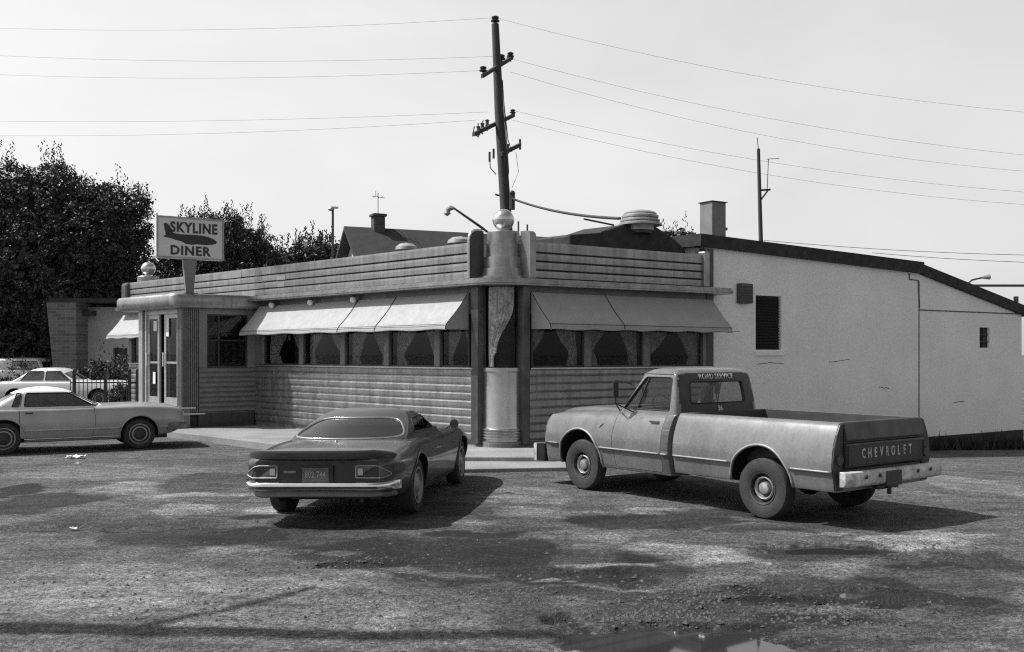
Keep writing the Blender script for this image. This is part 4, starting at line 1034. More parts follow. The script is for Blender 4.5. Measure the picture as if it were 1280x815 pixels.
wire('slack wire low over the annex roof, upper of the two', [at(950, 300, 60), at(1500, 318, 60)], .016, .4); wire('slack wire low over the annex roof, lower of the two', [at(1090, 316, 60), at(1500, 328, 60)], .016, .3)
def pole2():
    Z = 46; b = at(951, 300, Z); o = thing('thin_pole', 'slender wooden pole with bracket arm rising behind the annex roof', 'utility pole', (b.x, Z, 0))
    def L(px, py): q = at(px, py, Z); return Vector((q.x - b.x, 0, q.z))
    mb = MB(); mb.tube([(.1, 0, -.2), L(951, 300), L(948, 186)], [.14, .1, .075], 10); mb.build('shaft', M_WOOD, o, smooth=40)
    mb = MB(); mb.tube([L(948, 186), L(946.5, 172)], .02, 5); mb.build('tip_rod', M_DKMET, o)
    mb = MB(); mb.tube([L(948, 238), L(963, 237)], .05, 6); mb.tube([L(951, 250), L(960, 238)], .04, 6); mb.build('bracket_arm', M_WOOD, o)
    mb = MB(); mb.tube([L(959, 236), L(960.5, 199)], .018, 5); mb.tube([L(958, 199), L(974, 198)], .016, 5); mb.build('aerial_mast', M_DKMET, o)
pole2()
def lamp_post(px_top, py_top, px_base, Z, label, arm, name='street_lamp'):
    b = at(px_base, 320, Z); o = thing(name, label, 'street lamp', (b.x, Z, 0))
    t = at(px_top, py_top, Z); tx = t.x - b.x
    mb = MB(); mb.tube([(0, 0, -.1), (0, 0, t.z - .05) if arm == 0 else (0, 0, t.z - 1)], .06, 8)
    if arm: mb.tube([(0, 0, t.z - 1), (tx * .3, 0, t.z - .55), (tx, 0, t.z)], .035, 7)
    mb.build('post', M_DKMET, o, smooth=40)
    mb = MB(); d = -1 if tx <= 0 else 1
    mb.lathe([(.02, .1), (.1, .05), (.16, -.05), (.12, -.12), (.03, -.15)], (tx, 0, t.z), 12); mb.tube([(tx, 0, t.z + .03), (tx + (.35 if arm == 0 else d * .3), 0, t.z + .02)], .06, 7); mb.build('lamp_head', M_GALV, o, smooth=40)
    return o
lp = lamp_post(414, 260, 416, 50, 'slim street lamp with small head above the far trees', 0)
def arm_lamp():
    Z = 36; b = at(612, 300, Z); o = thing('street_lamp', 'street lamp on a long slanting arm beside the corner pylon', 'street lamp', (b.x, Z, 0))
    def L(px, py): q = at(px, py, Z); return Vector((q.x - b.x, 0, q.z))
    mb = MB(); mb.tube([(0, 0, -.1), (0, 0, L(612, 292).z), L(600, 283), L(567, 260)], [.07, .06, .05, .035], 8); mb.build('post', M_DKMET, o, smooth=40)
    mb = MB(); mb.tube([L(568, 260), L(563, 260), L(557, 263)], [.05, .1, .06], 8); mb.lathe([(.03, -.2), (.13, -.12), (.1, 0)], L(559, 263), 10); mb.build('lamp_head', M_GALV, o, smooth=40)
arm_lamp()
def far_lamp():
    Z = 55; b = at(1205, 360, Z); o = thing('street_lamp', 'distant street lamp with curved neck over the shed roof', 'street lamp', (b.x, Z, -.6))
    def L(px, py): q = at(px, py, Z); return Vector((q.x - b.x, 0, q.z + .6))
    mb = MB(); mb.tube([(0, 0, -.1), L(1205, 358), L(1215, 350), L(1228, 347)], .05, 7); mb.build('post', M_DKMET, o, smooth=40)
    mb = MB(); mb.tube([L(1227, 347), L(1237, 346)], [.06, .16], 8); mb.build('lamp_head', M_GALV, o)
    Z = 50; b = at(1270, 365, Z); o = thing('billboard_frame', 'horizontal beam and post frame seen over the lower shed roof end', 'frame', (b.x, Z, -.6))
    mb = MB(); mb.tube([(0, 0, -.1), (0, 0, L(1270, 357).z * Z / 55)], .12, 8); mb.build('post', M_DKMET, o)
    zz = CAMH + .6 + (443 - 357) * Z / FPX; mb = MB(); mb.tube([(-2.6, 0, zz), (4, 0, zz)], .07, 6); mb.build('beam', M_DKMET, o)
far_lamp()
def off_pole():   # pole just outside the frame: its shadow crosses the foreground
    x, y = -8.6, 7.35; o = thing('utility_pole', 'wooden utility pole at the near edge of the lot casting the long band of shade', 'utility pole', (x, y, 0))
    mb = MB(); mb.tube([(0, 0, -.2), (0, 0, 11.2)], [.16, .11], 12); mb.build('shaft', M_WOOD, o, smooth=40)
    mb = MB(); mb.box(-.09, .09, -.09, .09, 10.9, 11.4); mb.build('pole_cap', M_WOOD, o)
    mb = MB(); mb.tube([(0, 0, 7.45), (.3, .55, 7.85), (.68, 1.22, 8.05)], .045, 8); mb.build('bracket_arm', M_DKMET, o)
off_pole()

# ------------------------------------------------------------------ vehicles
# local frame: x forward, y to the vehicle's left, z up; x = 0 at the rear axle
def crom(P, x):
    """interpolate a table of (x, values...) smoothly (monotone-ish cubic)"""
    if x <= P[0][0]: return P[0][1]
    if x >= P[-1][0]: return P[-1][1]
    for i in range(len(P) - 1):
        if P[i][0] <= x <= P[i + 1][0]: break
    x0, a = P[i]; x1, b = P[i + 1]; h = x1 - x0; t = (x - x0) / h
    def slope(k):
        if k == 0 or k == len(P) - 1: return None
        dl = P[k][0] - P[k - 1][0]; dr = P[k + 1][0] - P[k][0]
        def f(l, c, r):
            s1, s2 = (c - l) / dl, (r - c) / dr
            if s1 * s2 <= 0: return 0.0
            return 2 * s1 * s2 / (s1 + s2)
        return [tuple(f(l[q], c[q], r[q]) for q in (0, 1)) for l, c, r in zip(P[k - 1][1], P[k][1], P[k + 1][1])]
    m0, m1 = slope(i), slope(i + 1); out = []
    for k, (p, q) in enumerate(zip(a, b)):
        r = []
        for j in (0, 1):
            lin = (q[j] - p[j]) / h
            s0 = m0[k][j] if m0 else lin; s1 = m1[k][j] if m1 else lin
            r.append((2 * t ** 3 - 3 * t ** 2 + 1) * p[j] + (t ** 3 - 2 * t ** 2 + t) * h * s0 + (-2 * t ** 3 + 3 * t ** 2) * q[j] + (t ** 3 - t ** 2) * h * s1)
        out.append(tuple(r))
    return out
def body_loft(table, step=.07, it=2, lean0=0.0, lean1=0.0, zref=.6, round_end=0.0):
    """loft of half sections; lean shifts the end sections by height"""
    x0, x1 = table[0][0], table[-1][0]; n = int((x1 - x0) / step); xs = [x0 + (x1 - x0) * i / n for i in range(n + 1)]
    xs = sorted(set([round(x, 4) for x in xs] + [round(t[0], 4) for t in table]))
    rings = []
    for x in xs:
        half = chaikin(crom(table, x), it)
        l = lean0 * max(0, 1 - (x - x0) / .35) + lean1 * max(0, 1 - (x1 - x) / .35)
        R = [(x + l * (z - zref), y, z) for y, z in half] + [(x + l * (z - zref), -y, z) for y, z in reversed(half[1:-1])]
        rings.append(R)
    n = len(rings[0]); mb = MB(); mb.add([q for R in rings for q in R], [])
    fs = [tuple(range(n)), tuple((len(rings) - 1) * n + i for i in range(n))]
    for k in range(len(rings) - 1): fs += [(k * n + i, k * n + (i + 1) % n, (k + 1) * n + (i + 1) % n, (k + 1) * n + i) for i in range(n)]
    mb.f = fs; mb.mi = [0] * len(fs); return mb
def house_rings(rings, off, ncap=True):
    """greenhouse: rings of (z, x front, x rear, half width front, half width rear, bulge front, bulge rear); off = inward offset"""
    out = []
    for z, xf, xr, wf, wr, bf, br in rings:
        xf, xr, wf, wr = xf - off, xr + off, wf - off, wr - off; P = []
        for i in range(13):
            t = -1 + 2 * i / 12; P.append((xf - bf * t * t, t * wf))
        for i in range(1, 8): t = i / 8; P.append((xf - bf + (xr + br - xf + bf) * t, wf + (wr - wf) * t))
        for i in range(13):
            t = 1 - 2 * i / 12; P.append((xr + br * t * t, t * wr))
        for i in range(1, 8): t = i / 8; P.append((xr + br + (xf - bf - xr - br) * t, -(wr + (wf - wr) * t)))
        P = chaikin(P, 2, True); out.append([(x, y, z) for x, y in P])
    return out
def dense_rings(rings, k=4):
    tab = [(r[0], [(r[1], r[2]), (r[3], r[4]), (r[5], r[6])]) for r in rings]; out = []
    for a, b in zip(rings[:-1], rings[1:]):
        for j in range(k):
            z = a[0] + (b[0] - a[0]) * j / k; v = crom(tab, z); out.append((z, *v[0], *v[1], *v[2]))
    out.append(rings[-1]); return out
def shell(rings, off, thick, k=4):
    """closed thin shell following the greenhouse surface"""
    R = dense_rings(rings, k); A = house_rings(R, off)
    B = house_rings([(z - (off + thick if i > len(R) - 3 * k else 0) * 1.0, a, b, c, d, e, f) for i, (z, a, b, c, d, e, f) in enumerate(R)], off + thick)
    if off: A = [[(x, y, z - (off if i > len(R) - 3 * k else 0)) for x, y, z in r] for i, r in enumerate(A)]
    n = len(A[0]); m = len(A); mb = MB(); mb.v = [q for r in A for q in r] + [q for r in B for q in r]; fs = []; o = m * n
    for i in range(m - 1):
        for j in range(n):
            j2 = (j + 1) % n; fs.append((i * n + j, i * n + j2, (i + 1) * n + j2, (i + 1) * n + j)); fs.append((o + i * n + j, o + (i + 1) * n + j, o + (i + 1) * n + j2, o + i * n + j2))
    for j in range(n): j2 = (j + 1) % n; fs.append((j, o + j, o + j2, j2))
    fs.append(tuple((m - 1) * n + j for j in range(n))); fs.append(tuple(o + (m - 1) * n + j for j in range(n - 1, -1, -1)))
    mb.f = fs; mb.mi = [0] * len(fs); return mb
def cut_x(poly, lo, hi): m = MB(); m.prism(poly, 'x', lo, hi); return m.mesh('c')
def cut_y(poly, lo, hi): m = MB(); m.prism(poly, 'y', lo, hi); return m.mesh('c')
def on_side(bvh, pts, sgn, out=.0, step=.05, closed=False):
    res = []
    for x, z in dense(pts, step, closed):
        h = bvh.ray_cast(Vector((x, sgn * 3, z)), Vector((0, -sgn, 0)))
        if h[0] is not None: res.append(h[0] + Vector((0, sgn * out, 0)))
    return res
def on_end(bvh, pts, sgn, out=.0, step=.05, closed=False):
    res = []
    for y, z in dense(pts, step, closed):
        h = bvh.ray_cast(Vector((sgn * 9, y, z)), Vector((-sgn, 0, 0)))
        if h[0] is not None: res.append(h[0] + Vector((sgn * out, 0, 0)))
    return res
def wheel(root, x, y, r, w, sgn, style):
    rub = M_RUBD if style == 'truck' else M_RUB
    k = .53 if style == 'truck' else .66
    P = [(r * k, -w * .42), (r * (k + .08), -w * .49), (r * .82, -w * .5), (r * .94, -w * .46), (r * .985, -w * .36), (r, -w * .2), (r, w * .2), (r * .985, w * .36), (r * .94, w * .46), (r * .82, w * .5), (r * (k + .08), w * .49), (r * k, w * .42)]
    mb = MB(); mb.lathe(P, (x, y, r), 40, 'y', True); t = mb.build('wheel', rub, root, smooth=35)
    s = sgn; o = w * .5 * s
    def prof(L): return [(rr * r, y + o + s * d) for rr, d in L]
    if style == 'truck':
        mb = MB(); mb.lathe(prof([(k, -.02), (k, -.005), (k - .04, -.01), (k - .06, -.05), (k - .07, -.09), (.36, -.10), (.30, -.085), (.26, -.085), (.24, -.06)]), (x, 0, r), 32, 'y', cap0=False); mb.build('rim', gm('worn_rim', .06, .6, .2, .3, 12), t, smooth=35)
        mb = MB(); mb.lathe(prof([(.37, -.088), (.385, -.045), (.35, -.03), (.31, -.045), (.30, -.085), (.2, -.085), (.18, -.03), (.1, -.022), (.02, -.02)]), (x, 0, r), 24, 'y', cap0=False); mb.build('hubcap', gm('hub_paint', .42, .3, .5, .25, 14), t, smooth=40)
        mb = MB()
        for a in range(5):
            t_ = a * 2 * pi / 5; mb.lathe([(.012, y + o - s * .105), (.012, y + o - s * .07)], (x + .44 * r * cos(t_), 0, r + .44 * r * sin(t_)), 6, 'y')
        mb.build('lug_nut', M_DKMET, t)
    elif style == 'rally':
        mb = MB(); mb.lathe(prof([(k, -.02), (k + .01, .0), (k - .05, .0), (k - .08, -.035), (.5, -.05), (.42, -.03), (.3, -.025), (.28, -.02), (.22, 0), (.12, .01), (.02, .012)]), (x, 0, r), 32, 'y', cap0=False); mb.build('rim', M_GALV, t, smooth=35)
        for a in range(5):
            t_ = a * 2 * pi / 5; mb = MB(); mb.lathe([(.03, y + o - s * .06), (.03, y + o - s * .028)], (x + .5 * r * cos(t_), 0, r + .5 * r * sin(t_)), 10, 'y'); mb.build('rim_slot', M_BLACK, t)
    else:
        mb = MB(); mb.lathe(prof([(k, -.02), (k + .01, .0), (k - .05, .004), (k - .06, -.03)]), (x, 0, r), 32, 'y', cap0=False, cap1=False); mb.lathe(prof([(.50, -.02), (.48, .004), (.41, .008), (.385, -.012)]), (x, 0, r), 32, 'y', cap0=False, cap1=False); mb.build('rim', M_GALV, t, smooth=35)
        mb = MB(); mb.lathe(prof([(k - .03, -.03), (.36, -.026), (.02, -.024)]), (x, 0, r), 32, 'y', cap0=False); mb.build('wheel_disc', M_DKMET, t, smooth=35)
        mb = MB(); mb.lathe(prof([(.385, -.012), (.3, -.004), (.26, .01), (.1, .016), (.02, .016)]), (x, 0, r), 32, 'y', cap0=False); mb.build('hubcap', M_DKMET, t, smooth=40)
    return t
def lip(root, bvh, x, zc, r, sgn, mat, rad=.014, name='wheel_arch', a0=-.15, parent=None, zs=1.0):
    pts = []
    for i in range(25):
        a = a0 + (pi - 2 * a0) * i / 24; px, pz = x + (r + .014) * cos(a), zc + (r + .014) * sin(a) * zs
        h = bvh.ray_cast(Vector((px, sgn * 3, pz)), Vector((0, -sgn, 0)))
        if h[0] is not None and abs(h[0].y) > .5: pts.append(h[0] + Vector((0, sgn * .004, 0)))
    mb = MB()
    if len(pts) > 3: mb.tube(pts, rad, 7); return mb.build(name, mat, root, smooth=True)
def well(x, zc, r, y0=.45, zs=1.0):
    a = []
    for s in (-1, 1):
        m = MB(); m.cur = 1
        m.prism([(x + r * cos(2 * pi * i / 36), zc + r * sin(2 * pi * i / 36) * zs) for i in range(36)], 'y', min(s * y0, s * 1.6), max(s * y0, s * 1.6))
        me = m.mesh('c'); a.append(me)
    return a
def body_with_wells(mb, xs, r, zc, y0, mat, root, name='body', smooth=32, extra=(), zs=1.0):
    me = mb.mesh('b'); me.materials.append(mat); me.materials.append(M_BLACK)
    cs = []
    for x in xs:
        for c in well(x, zc, r, y0, zs): c.materials.append(mat); c.materials.append(M_BLACK); cs.append(c)
    me = boolean(me, cs + list(extra))
    return link_mesh(name, me, None, root, smooth), me

# ---- the pickup truck
M_TRK = gm('faded_truck_paint', .175, .26, .1, .16, 1.6, fine=.12, fscale=30, bump=.03, bscale=5, streak=.12, spec=.6, coat=.25)
M_TRKD = gm('dark_truck_primer', .045, .55, 0, .3, 3, fine=.15)
def truck():
    R0 = Vector((3.69, 12.34, 0)); d = Vector((-.6056, .796, 0))
    t = thing('pickup_truck', 'faded grey pickup truck with dark tailgate lettering parked at the diner kerb', 'pickup truck', R0, atan2(d.y, d.x))
    WB, TR = 3.23, .365
    # cargo bed: hollow box with shaped sides
    def sec(zt, w=1.0, zb=.42):
        return [(0, zb), (.80 * w, zb), (.925 * w, zb), (.935 * w, zb + .02), (.965 * w, .61), (.97 * w, .625), (.985 * w, .64), (.985 * w, .655), (.987 * w, .76), (.962 * w, .92), (.91 * w, 1.06), (.85 * w, zt - .02), (.815 * w, zt), (.80 * w, zt), (.4 * w, zt), (0, zt)]
    bt = [(-1.0, sec(1.19)), (-.6, sec(1.19)), (.6, sec(1.19)), (1.38, sec(1.19))]
    mb = body_loft(bt, .1, 1)
    inner = MB(); inner.cur = 0; inner.box(-1.2, 1.33, -.75, .75, .66, 1.6); im = inner.mesh('c'); im.materials.append(M_TRKD)
    bed, bme = body_with_wells(mb, [0], .44, .43, .6, M_TRK, t, 'cargo_bed', 32, [im])
    bb = bvh_of(bme)
    mb = MB(); mb.box(-.93, 1.32, -.748, -.74, .66, 1.16); mb.box(-.93, 1.32, .74, .748, .66, 1.16); mb.box(1.29, 1.325, -.74, .74, .66, 1.19); mb.box(-.93, 1.32, -.74, .74, .655, .67)
    mb.build('bed_liner', M_TRKD, bed)
    mb = MB(); mb.box(-.32, .32, -.74, -.55, .67, .88); mb.box(-.32, .32, .55, .74, .67, .88); mb.build('wheel_house', M_TRKD, bed, bevel=.03)
    mb = MB(); mb.box(-.86, -.82, -.80, -.765, 1.19, 1.24) if False else mb.box(-.90, -.82, -.745, -.735, 1.02, 1.17); mb.build('stake_pocket', M_GALV, bed)
    # tailgate
    mb = MB(); P = [(-1.045, 1.195), (-1.10, 1.195), (-1.115, 1.185), (-1.155, 1.0), (-1.15, .985), (-1.118, .982), (-1.118, .965), (-1.145, .955), (-1.15, .94), (-1.15, .69), (-1.13, .67), (-1.045, .67)]
    mb.prism([(x + .09, z) for x, z in P], 'y', -.785, .785); tg = mb.build('tailgate', gm('tailgate_shade', .045, .4, .1, .25, 2.5, fine=.1), t, bevel=.006)  # near-black tone puts the rear's shade into tailgate and bed posts
    mb = MB(); mb.tube([(-1.065, -.76, .93), (-1.065, -.76, .72), (-1.065, .76, .72), (-1.065, .76, .93)], .006, 6, True); mb.build('panel_crease', tg.data.materials[0], tg)
    for i, ch in enumerate('CHEVROLET'):
        me = text_mesh(ch, .155, .004, .003); y = .47 - i * .1175 - (0 if i < 5 else 0)
        me.transform(Matrix.Translation((-1.063, y, .83)) @ Matrix.Rotation(-pi / 2, 4, 'Z') @ Matrix.Rotation(pi / 2, 4, 'X') @ Matrix.Scale(.62, 4, (1, 0, 0))); link_mesh('letter', me, gm('letter_paint', .5, .6, 0, .35, 9), tg)
    # end caps of the bed and lamps
    for s in (-1, 1):
        mb = MB(); mb.prism([(s * y, z) for y, z in ((.79, .44), (.925, .44), (.96, .62), (.98, .70), (.98, .77), (.955, .92), (.905, 1.06), (.845, 1.165), (.81, 1.185), (.79, 1.185))], 'x', -1.022, -.995); mb.build('bed_post', gm('tailgate_shade', .13), t, bevel=.008)
        mb = MB(); mb.lathe([(.06, -1.04), (.06, -1.022)], (0, s * .875, .78), 20, 'x'); tl = mb.build('tail_lamp', gm('lamp_red_dark', .06, .2), t, smooth=40)
    # rear bumper
    bp = []
    prof = [(0, .49), (-.05, .495), (-.075, .52), (-.08, .62), (-.06, .66), (0, .665)]
    mb = MB(); ys = [-.97, -.92, -.6, 0, .6, .92, .97]; xs_ = [-1.09, -1.13, -1.155, -1.16, -1.155, -1.13, -1.09]
    n = len(prof); vs = [(x + px, y, z) for y, x in zip(ys, xs_) for px, z in prof]; fs = [tuple(range(n)), tuple((len(ys) - 1) * n + i for i in range(n))]
    for k in range(len(ys) - 1): fs += [(k * n + i, k * n + (i + 1) % n, (k + 1) * n + (i + 1) % n, (k + 1) * n + i) for i in range(n)]
    mb.add(vs, fs); bmp = mb.build('rear_bumper', gm('chipped_white_paint', .45, .45, .1, .4, 7, fine=.25, fscale=22), t, smooth=30, bevel=.008)
    for y in (-.62, -.35, .42, .68):
        mb = MB(); mb.lathe([(.022, -1.246), (.022, -1.232)], (0, y, .6), 10, 'x'); mb.build('bumper_bolt', M_BLACK, bmp)
    mb = MB(); mb.box(-1.252, -1.15, .0, .30, .47, .64); mb.build('plate_bracket', M_DKMET, bmp, bevel=.01)
    mb = MB(); mb.box(-1.13, -1.06, -.12, .3, .42, .53); mb.tube([(-1.15, .1, .44), (-1.15, .1, .36)], .025, 8); mb.box(-1.12, -.97, -.7, -.6, .5, .6); mb.box(-1.12, -.97, .6, .7, .5, .6); mb.build('hitch', M_BLACK, t)
    # front clip, hood, cab lower body
    def cs(zt, zh, w=1.0, zb=.36, yh=.62):
        return [(0, zb), (.80 * w, zb), (.905 * w, zb), (.92 * w, zb + .02), (.962 * w, .61), (.97 * w, .625), (.985 * w, .64), (.985 * w, .655), (.987 * w, .76), (.962 * w, .93), (.91 * w, min(zt, 1.06)), (.83 * w, zt - .005), (yh * w + .07, zt + .01), (yh * w, zh - .01), (yh * .5, zh), (0, zh)]
    ct = [(1.47, cs(1.17, 1.17)), (2.45, cs(1.17, 1.19)), (2.6, cs(1.15, 1.2)), (3.2, cs(1.13, 1.20)), (3.75, cs(1.10, 1.165)), (3.93, cs(1.06, 1.12, .992, .34)), (4.0, cs(1.0, 1.05, .98, .34)), (4.03, cs(.96, 1.0, .955, .38))]
    mb = body_loft(ct, .08, 1, 0, -.06, .7)
    dm = MB(); dm.prism(rpoly([(1.60, .395), (1.60, 1.30), (2.50, 1.30), (2.54, .8), (2.50, .395)], .05), 'y', .6, 1.4); dme = dm.mesh('c')
    dm2 = MB(); dm2.prism(rpoly([(1.60, .395), (1.60, 1.30), (2.50, 1.30), (2.54, .8), (2.50, .395)], .05), 'y', -1.4, -.6); dme2 = dm2.mesh('c')
    full = mb.mesh('full'); full.materials.append(M_TRK)
    doorL = boolean(full.copy(), [MBd(rpoly([(1.607, .402), (1.607, 1.30), (2.493, 1.30), (2.532, .8), (2.493, .402)], .05), .62, 1.4)], 'INTERSECT')
    doorR = boolean(full.copy(), [MBd(rpoly([(1.607, .402), (1.607, 1.30), (2.493, 1.30), (2.532, .8), (2.493, .402)], .05), -1.4, -.62)], 'INTERSECT')
    hollow = MB(); hollow.cur = 1; hollow.box(1.55, 2.56, -.78, .78, .62, 1.6); hm = hollow.mesh('c'); hm.materials.append(M_TRK); hm.materials.append(M_INT)
    for c in (dme, dme2): c.materials.append(M_TRK)
    body, fme = body_with_wells(mb, [WB], .44, .43, .55, M_TRK, t, 'body', 32, [dme, dme2, hm])
    fb = bvh_of(full)
    dL = link_mesh('door', doorL, M_TRK, t, 32); dR = link_mesh('door', doorR, M_TRK, t, 32)
    # dark, mismatched strip at the cab corner
    mb = MB()
    pts = [(1.515, z) for z in (.40, .5, .6, .7, .8, .9, 1.0, 1.08, 1.14)]
    L = on_side(fb, pts, 1, .003)
    vs = []
    for p in L: vs += [(1.475, p.y, p.z), (1.595, p.y, p.z)]
    mb.add(vs, [(2 * i, 2 * i + 1, 2 * i + 3, 2 * i + 2) for i in range(len(L) - 1)]); mb.build('corner_panel', gm('corner_primer', .07, .6, 0, .3, 4, fine=.2), t, fix=False)
    # cab roof shell with window openings
    rings = [(1.10, 2.84, 1.43, .83, .83, .24, .03), (1.19, 2.74, 1.44, .82, .82, .24, .03), (1.35, 2.60, 1.455, .795, .80, .22, .03), (1.60, 2.38, 1.49, .745, .755, .18, .04), (1.685, 2.31, 1.51, .72, .73, .16, .04), (1.735, 2.22, 1.56, .65, .66, .13, .05), (1.765, 2.08, 1.64, .5, .52, .06, .04), (1.778, 1.95, 1.74, .25, .25, .01, .01)]
    sh = shell(rings, 0, .045, 3).mesh('s')
    sidep = rpoly([(1.595, 1.205), (1.605, 1.645), (2.09, 1.645), (2.47, 1.205)], .04)
    rearp = rpoly([(-.55, 1.30), (-.52, 1.585), (.52, 1.585), (.55, 1.30)], .05)
    frontp = rpoly([(-.74, 1.22), (-.66, 1.61), (.66, 1.61), (.74, 1.22)], .06)
    cab = boolean(sh, [cut_y(sidep, -2, 2), cut_x(rearp, 0, 1.75), cut_x(frontp, 2.05, 4)])
    cabo = link_mesh('cab', cab, M_TRK, t, 32); cab.materials.append(M_TRKSHADE)
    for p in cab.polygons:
        if p.normal.x < -.78 and p.center.x < 1.62 and abs(p.center.y) < .74: p.material_index = 1  # rear-facing faces take a darker tone that paints in their shade
    gs = shell(rings, .018, .006, 3).mesh('g'); cb = bvh_of(shell(rings, 0, .045, 3).mesh('q'))
    for nm, c in (('side_window', cut_y(sidep, .3, 2)), ('side_window', cut_y(sidep, -2, -.3)), ('rear_window', cut_x(rearp, 0, 1.75)), ('windshield', cut_x(frontp, 2.05, 4))):
        link_mesh(nm, boolean(gs.copy(), [c], 'INTERSECT'), M_TGLASS, t, 32)
    for s in (-1, 1):
        mb = MB(); mb.tube(on_side(cb, sidep, s, .0, .04, True), .008, 6, True); fr = mb.build('window_frame', M_DKMET, dL if s > 0 else dR)
        mb = MB(); mb.tube(on_side(cb, [(2.20, 1.215), (2.04, 1.645)], s, -.01), .010, 6); mb.build('vent_bar', M_DKMET, dL if s > 0 else dR)
    mb = MB(); mb.tube(on_end(cb, rearp, -1, .0, .04, True), .010, 6, True); mb.build('window_seal', M_BLACK, t)
    # drip rail
    for s in (-1, 1):
        mb = MB(); mb.tube(on_side(cb, [(2.47, 1.3), (2.20, 1.66), (2.1, 1.695), (1.6, 1.69), (1.53, 1.62)], s, .006), .011, 6); mb.build('drip_rail', M_TRK, t)
    # lettering on the cab back
    def back_text(s, z, y, size, off, sp=1.0):
        h = cb.ray_cast(Vector((-3, y, z)), Vector((1, 0, 0)))
        me = text_mesh(s, size, .002, off, space=sp)
        me.transform(Matrix.Translation((h[0].x - .006, y, z)) @ Matrix.Rotation(-pi / 2, 4, 'Z') @ Matrix.Rotation(pi / 2 - .12, 4, 'X')); link_mesh('lettering', me, gm('sign_paint', .6, .6, 0, .3, 20), t)
    back_text('ROAD', 1.652, .215, .098, .0004, 1.08); back_text('SERVICE', 1.652, -.145, .098, .0004, 1.08); back_text('36', 1.225, 0, .095, .002)
    # crease line and wheel arch lips, paler to paint in the light they catch
    for s in (-1, 1):
        for a, b, w in ((2.78, 1.63, fb), (1.59, 1.48, fb), (1.37, .46, bb), (-.46, -.99, bb), (3.69, 3.9, fb)):
            L = on_side(w, [(a, .648), (b, .648)], s, .004)
            if len(L) > 1: mb = MB(); mb.tube(L, .012, 7); mb.build('crease_highlight', M_LEDGE, t, smooth=True)
        lip(t, bb, 0, .43, .44, s, M_LEDGE, .017); lip(t, fb, WB, .43, .44, s, M_LEDGE, .017)
    # handle, hinge, mirror, emblem
    for s, dr in ((1, dL), (-1, dR)):
        p = on_side(fb, [(1.70, 1.06), (1.84, 1.06)], s, .03); mb = MB(); mb.tube(p, .013, 7)
        for q in (p[0], p[-1]): mb.tube([q, q - Vector((0, s * .05, 0))], .012, 6)
        mb.build('door_handle', M_CHROME, dr)
        mb = MB(); p0 = Vector((2.50, s * .85, 1.17)); p1 = Vector((2.32, s * .79, 1.54)); o1 = Vector((2.40, s * 1.03, 1.28)); o2 = Vector((2.40, s * 1.03, 1.60))
        mb.tube([p0, o1, o2, p1], .011, 6); mb.tube([o1, Vector((2.2, s * .87, 1.16))], .009, 6); mir = mb.build('mirror', M_BLACK, t)
        mb = MB(); mb.box(2.385, 2.41, s * 1.03 - .05, s * 1.03 + .05, 1.36, 1.58); mb.build('mirror_glass', M_DKMET, mir, bevel=.01)
        e = on_side(fb, [(2.86, .98), (2.80, .93), (2.74, .98)], s, .004); mb = MB(); mb.tube(e, .007, 5); mb.build('fender_emblem', M_DKMET, t)
    mb = MB(); mb.tube([(1.56, .93, .62), (1.56, .94, 1.09)], .004, 5); 
    # hood gap, grille, lamps, front bumper
    mb = MB(); mb.box(3.99, 4.02, -.72, .72, .62, .98); g = mb.build('grille', M_DKMET, t, bevel=.01)
    for s in (-1, 1):
        mb = MB(); mb.lathe([(.1, 4.0), (.1, 4.03), (.06, 4.04), (.01, 4.045)], (0, s * .66, .84), 20, 'x'); mb.build('headlight', M_GLOBE, t, smooth=40)
    mb = MB(); prof = [(0, .34), (.03, .34), (.035, .36), (.035, .58), (.03, .6), (0, .6)]
    ys = [-.955, -.95, -.9, 0, .9, .95, .955]; xs_ = [4.22, 4.26, 4.29, 4.30, 4.29, 4.26, 4.22]; n = len(prof)
    vs = [(x + px, y, z) for y, x in zip(ys, xs_) for px, z in prof]; fs = [tuple(range(n)), tuple((len(ys) - 1) * n + i for i in range(n))]
    for k in range(len(ys) - 1): fs += [(k * n + i, k * n + (i + 1) % n, (k + 1) * n + (i + 1) % n, (k + 1) * n + i) for i in range(n)]
    mb.add(vs, fs); fbm = mb.build('front_bumper', gm('chipped_white_paint', .6), t, smooth=25)
    mb = MB(); mb.box(4.04, 4.215, -.945, .945, .345, .60); mb.build('bumper_gap_shade', M_BLACK, fbm)  # added black box stands in for the dark gap behind the bumper
    # chassis
    mb = MB(); mb.box(-.97, 3.9, -.45, -.36, .42, .55); mb.box(-.97, 3.9, .36, .45, .42, .55); mb.tube([(0, -.75, .365), (0, .75, .365)], .05, 10); mb.ball((0, 0, .36), .15, 14, 8); mb.tube([(WB, -.75, .34), (WB, .75, .34)], .04, 8); mb.box(1.5, 3.6, -.3, .3, .34, .6); mb.tube([(-.9, .5, .40), (1.4, .5, .38)], .03, 8); mb.box(3.8, 4.3, -.45, -.38, .42, .52); mb.box(3.8, 4.3, .38, .45, .42, .52); mb.build('chassis', M_BLACK, t)
    # interior
    mb = MB(); mb.box(1.55, 1.68, -.68, .68, .75, 1.22); mb.box(1.62, 2.1, -.68, .68, .62, .82); mb.build('seat', gm('truck_seat', .06, .7), t, bevel=.04)
    mb = MB(); mb.box(2.44, 2.58, -.76, .76, .95, 1.19); mb.build('dashboard', M_INT, t)
    mb = MB(); cx, cz = 2.13, 1.22; ring = [(cx + .19 * sin(a) * sin(.6), .36 + .2 * cos(a), cz + .2 * sin(a) * cos(.6)) for a in [2 * pi * i / 28 for i in range(28)]]
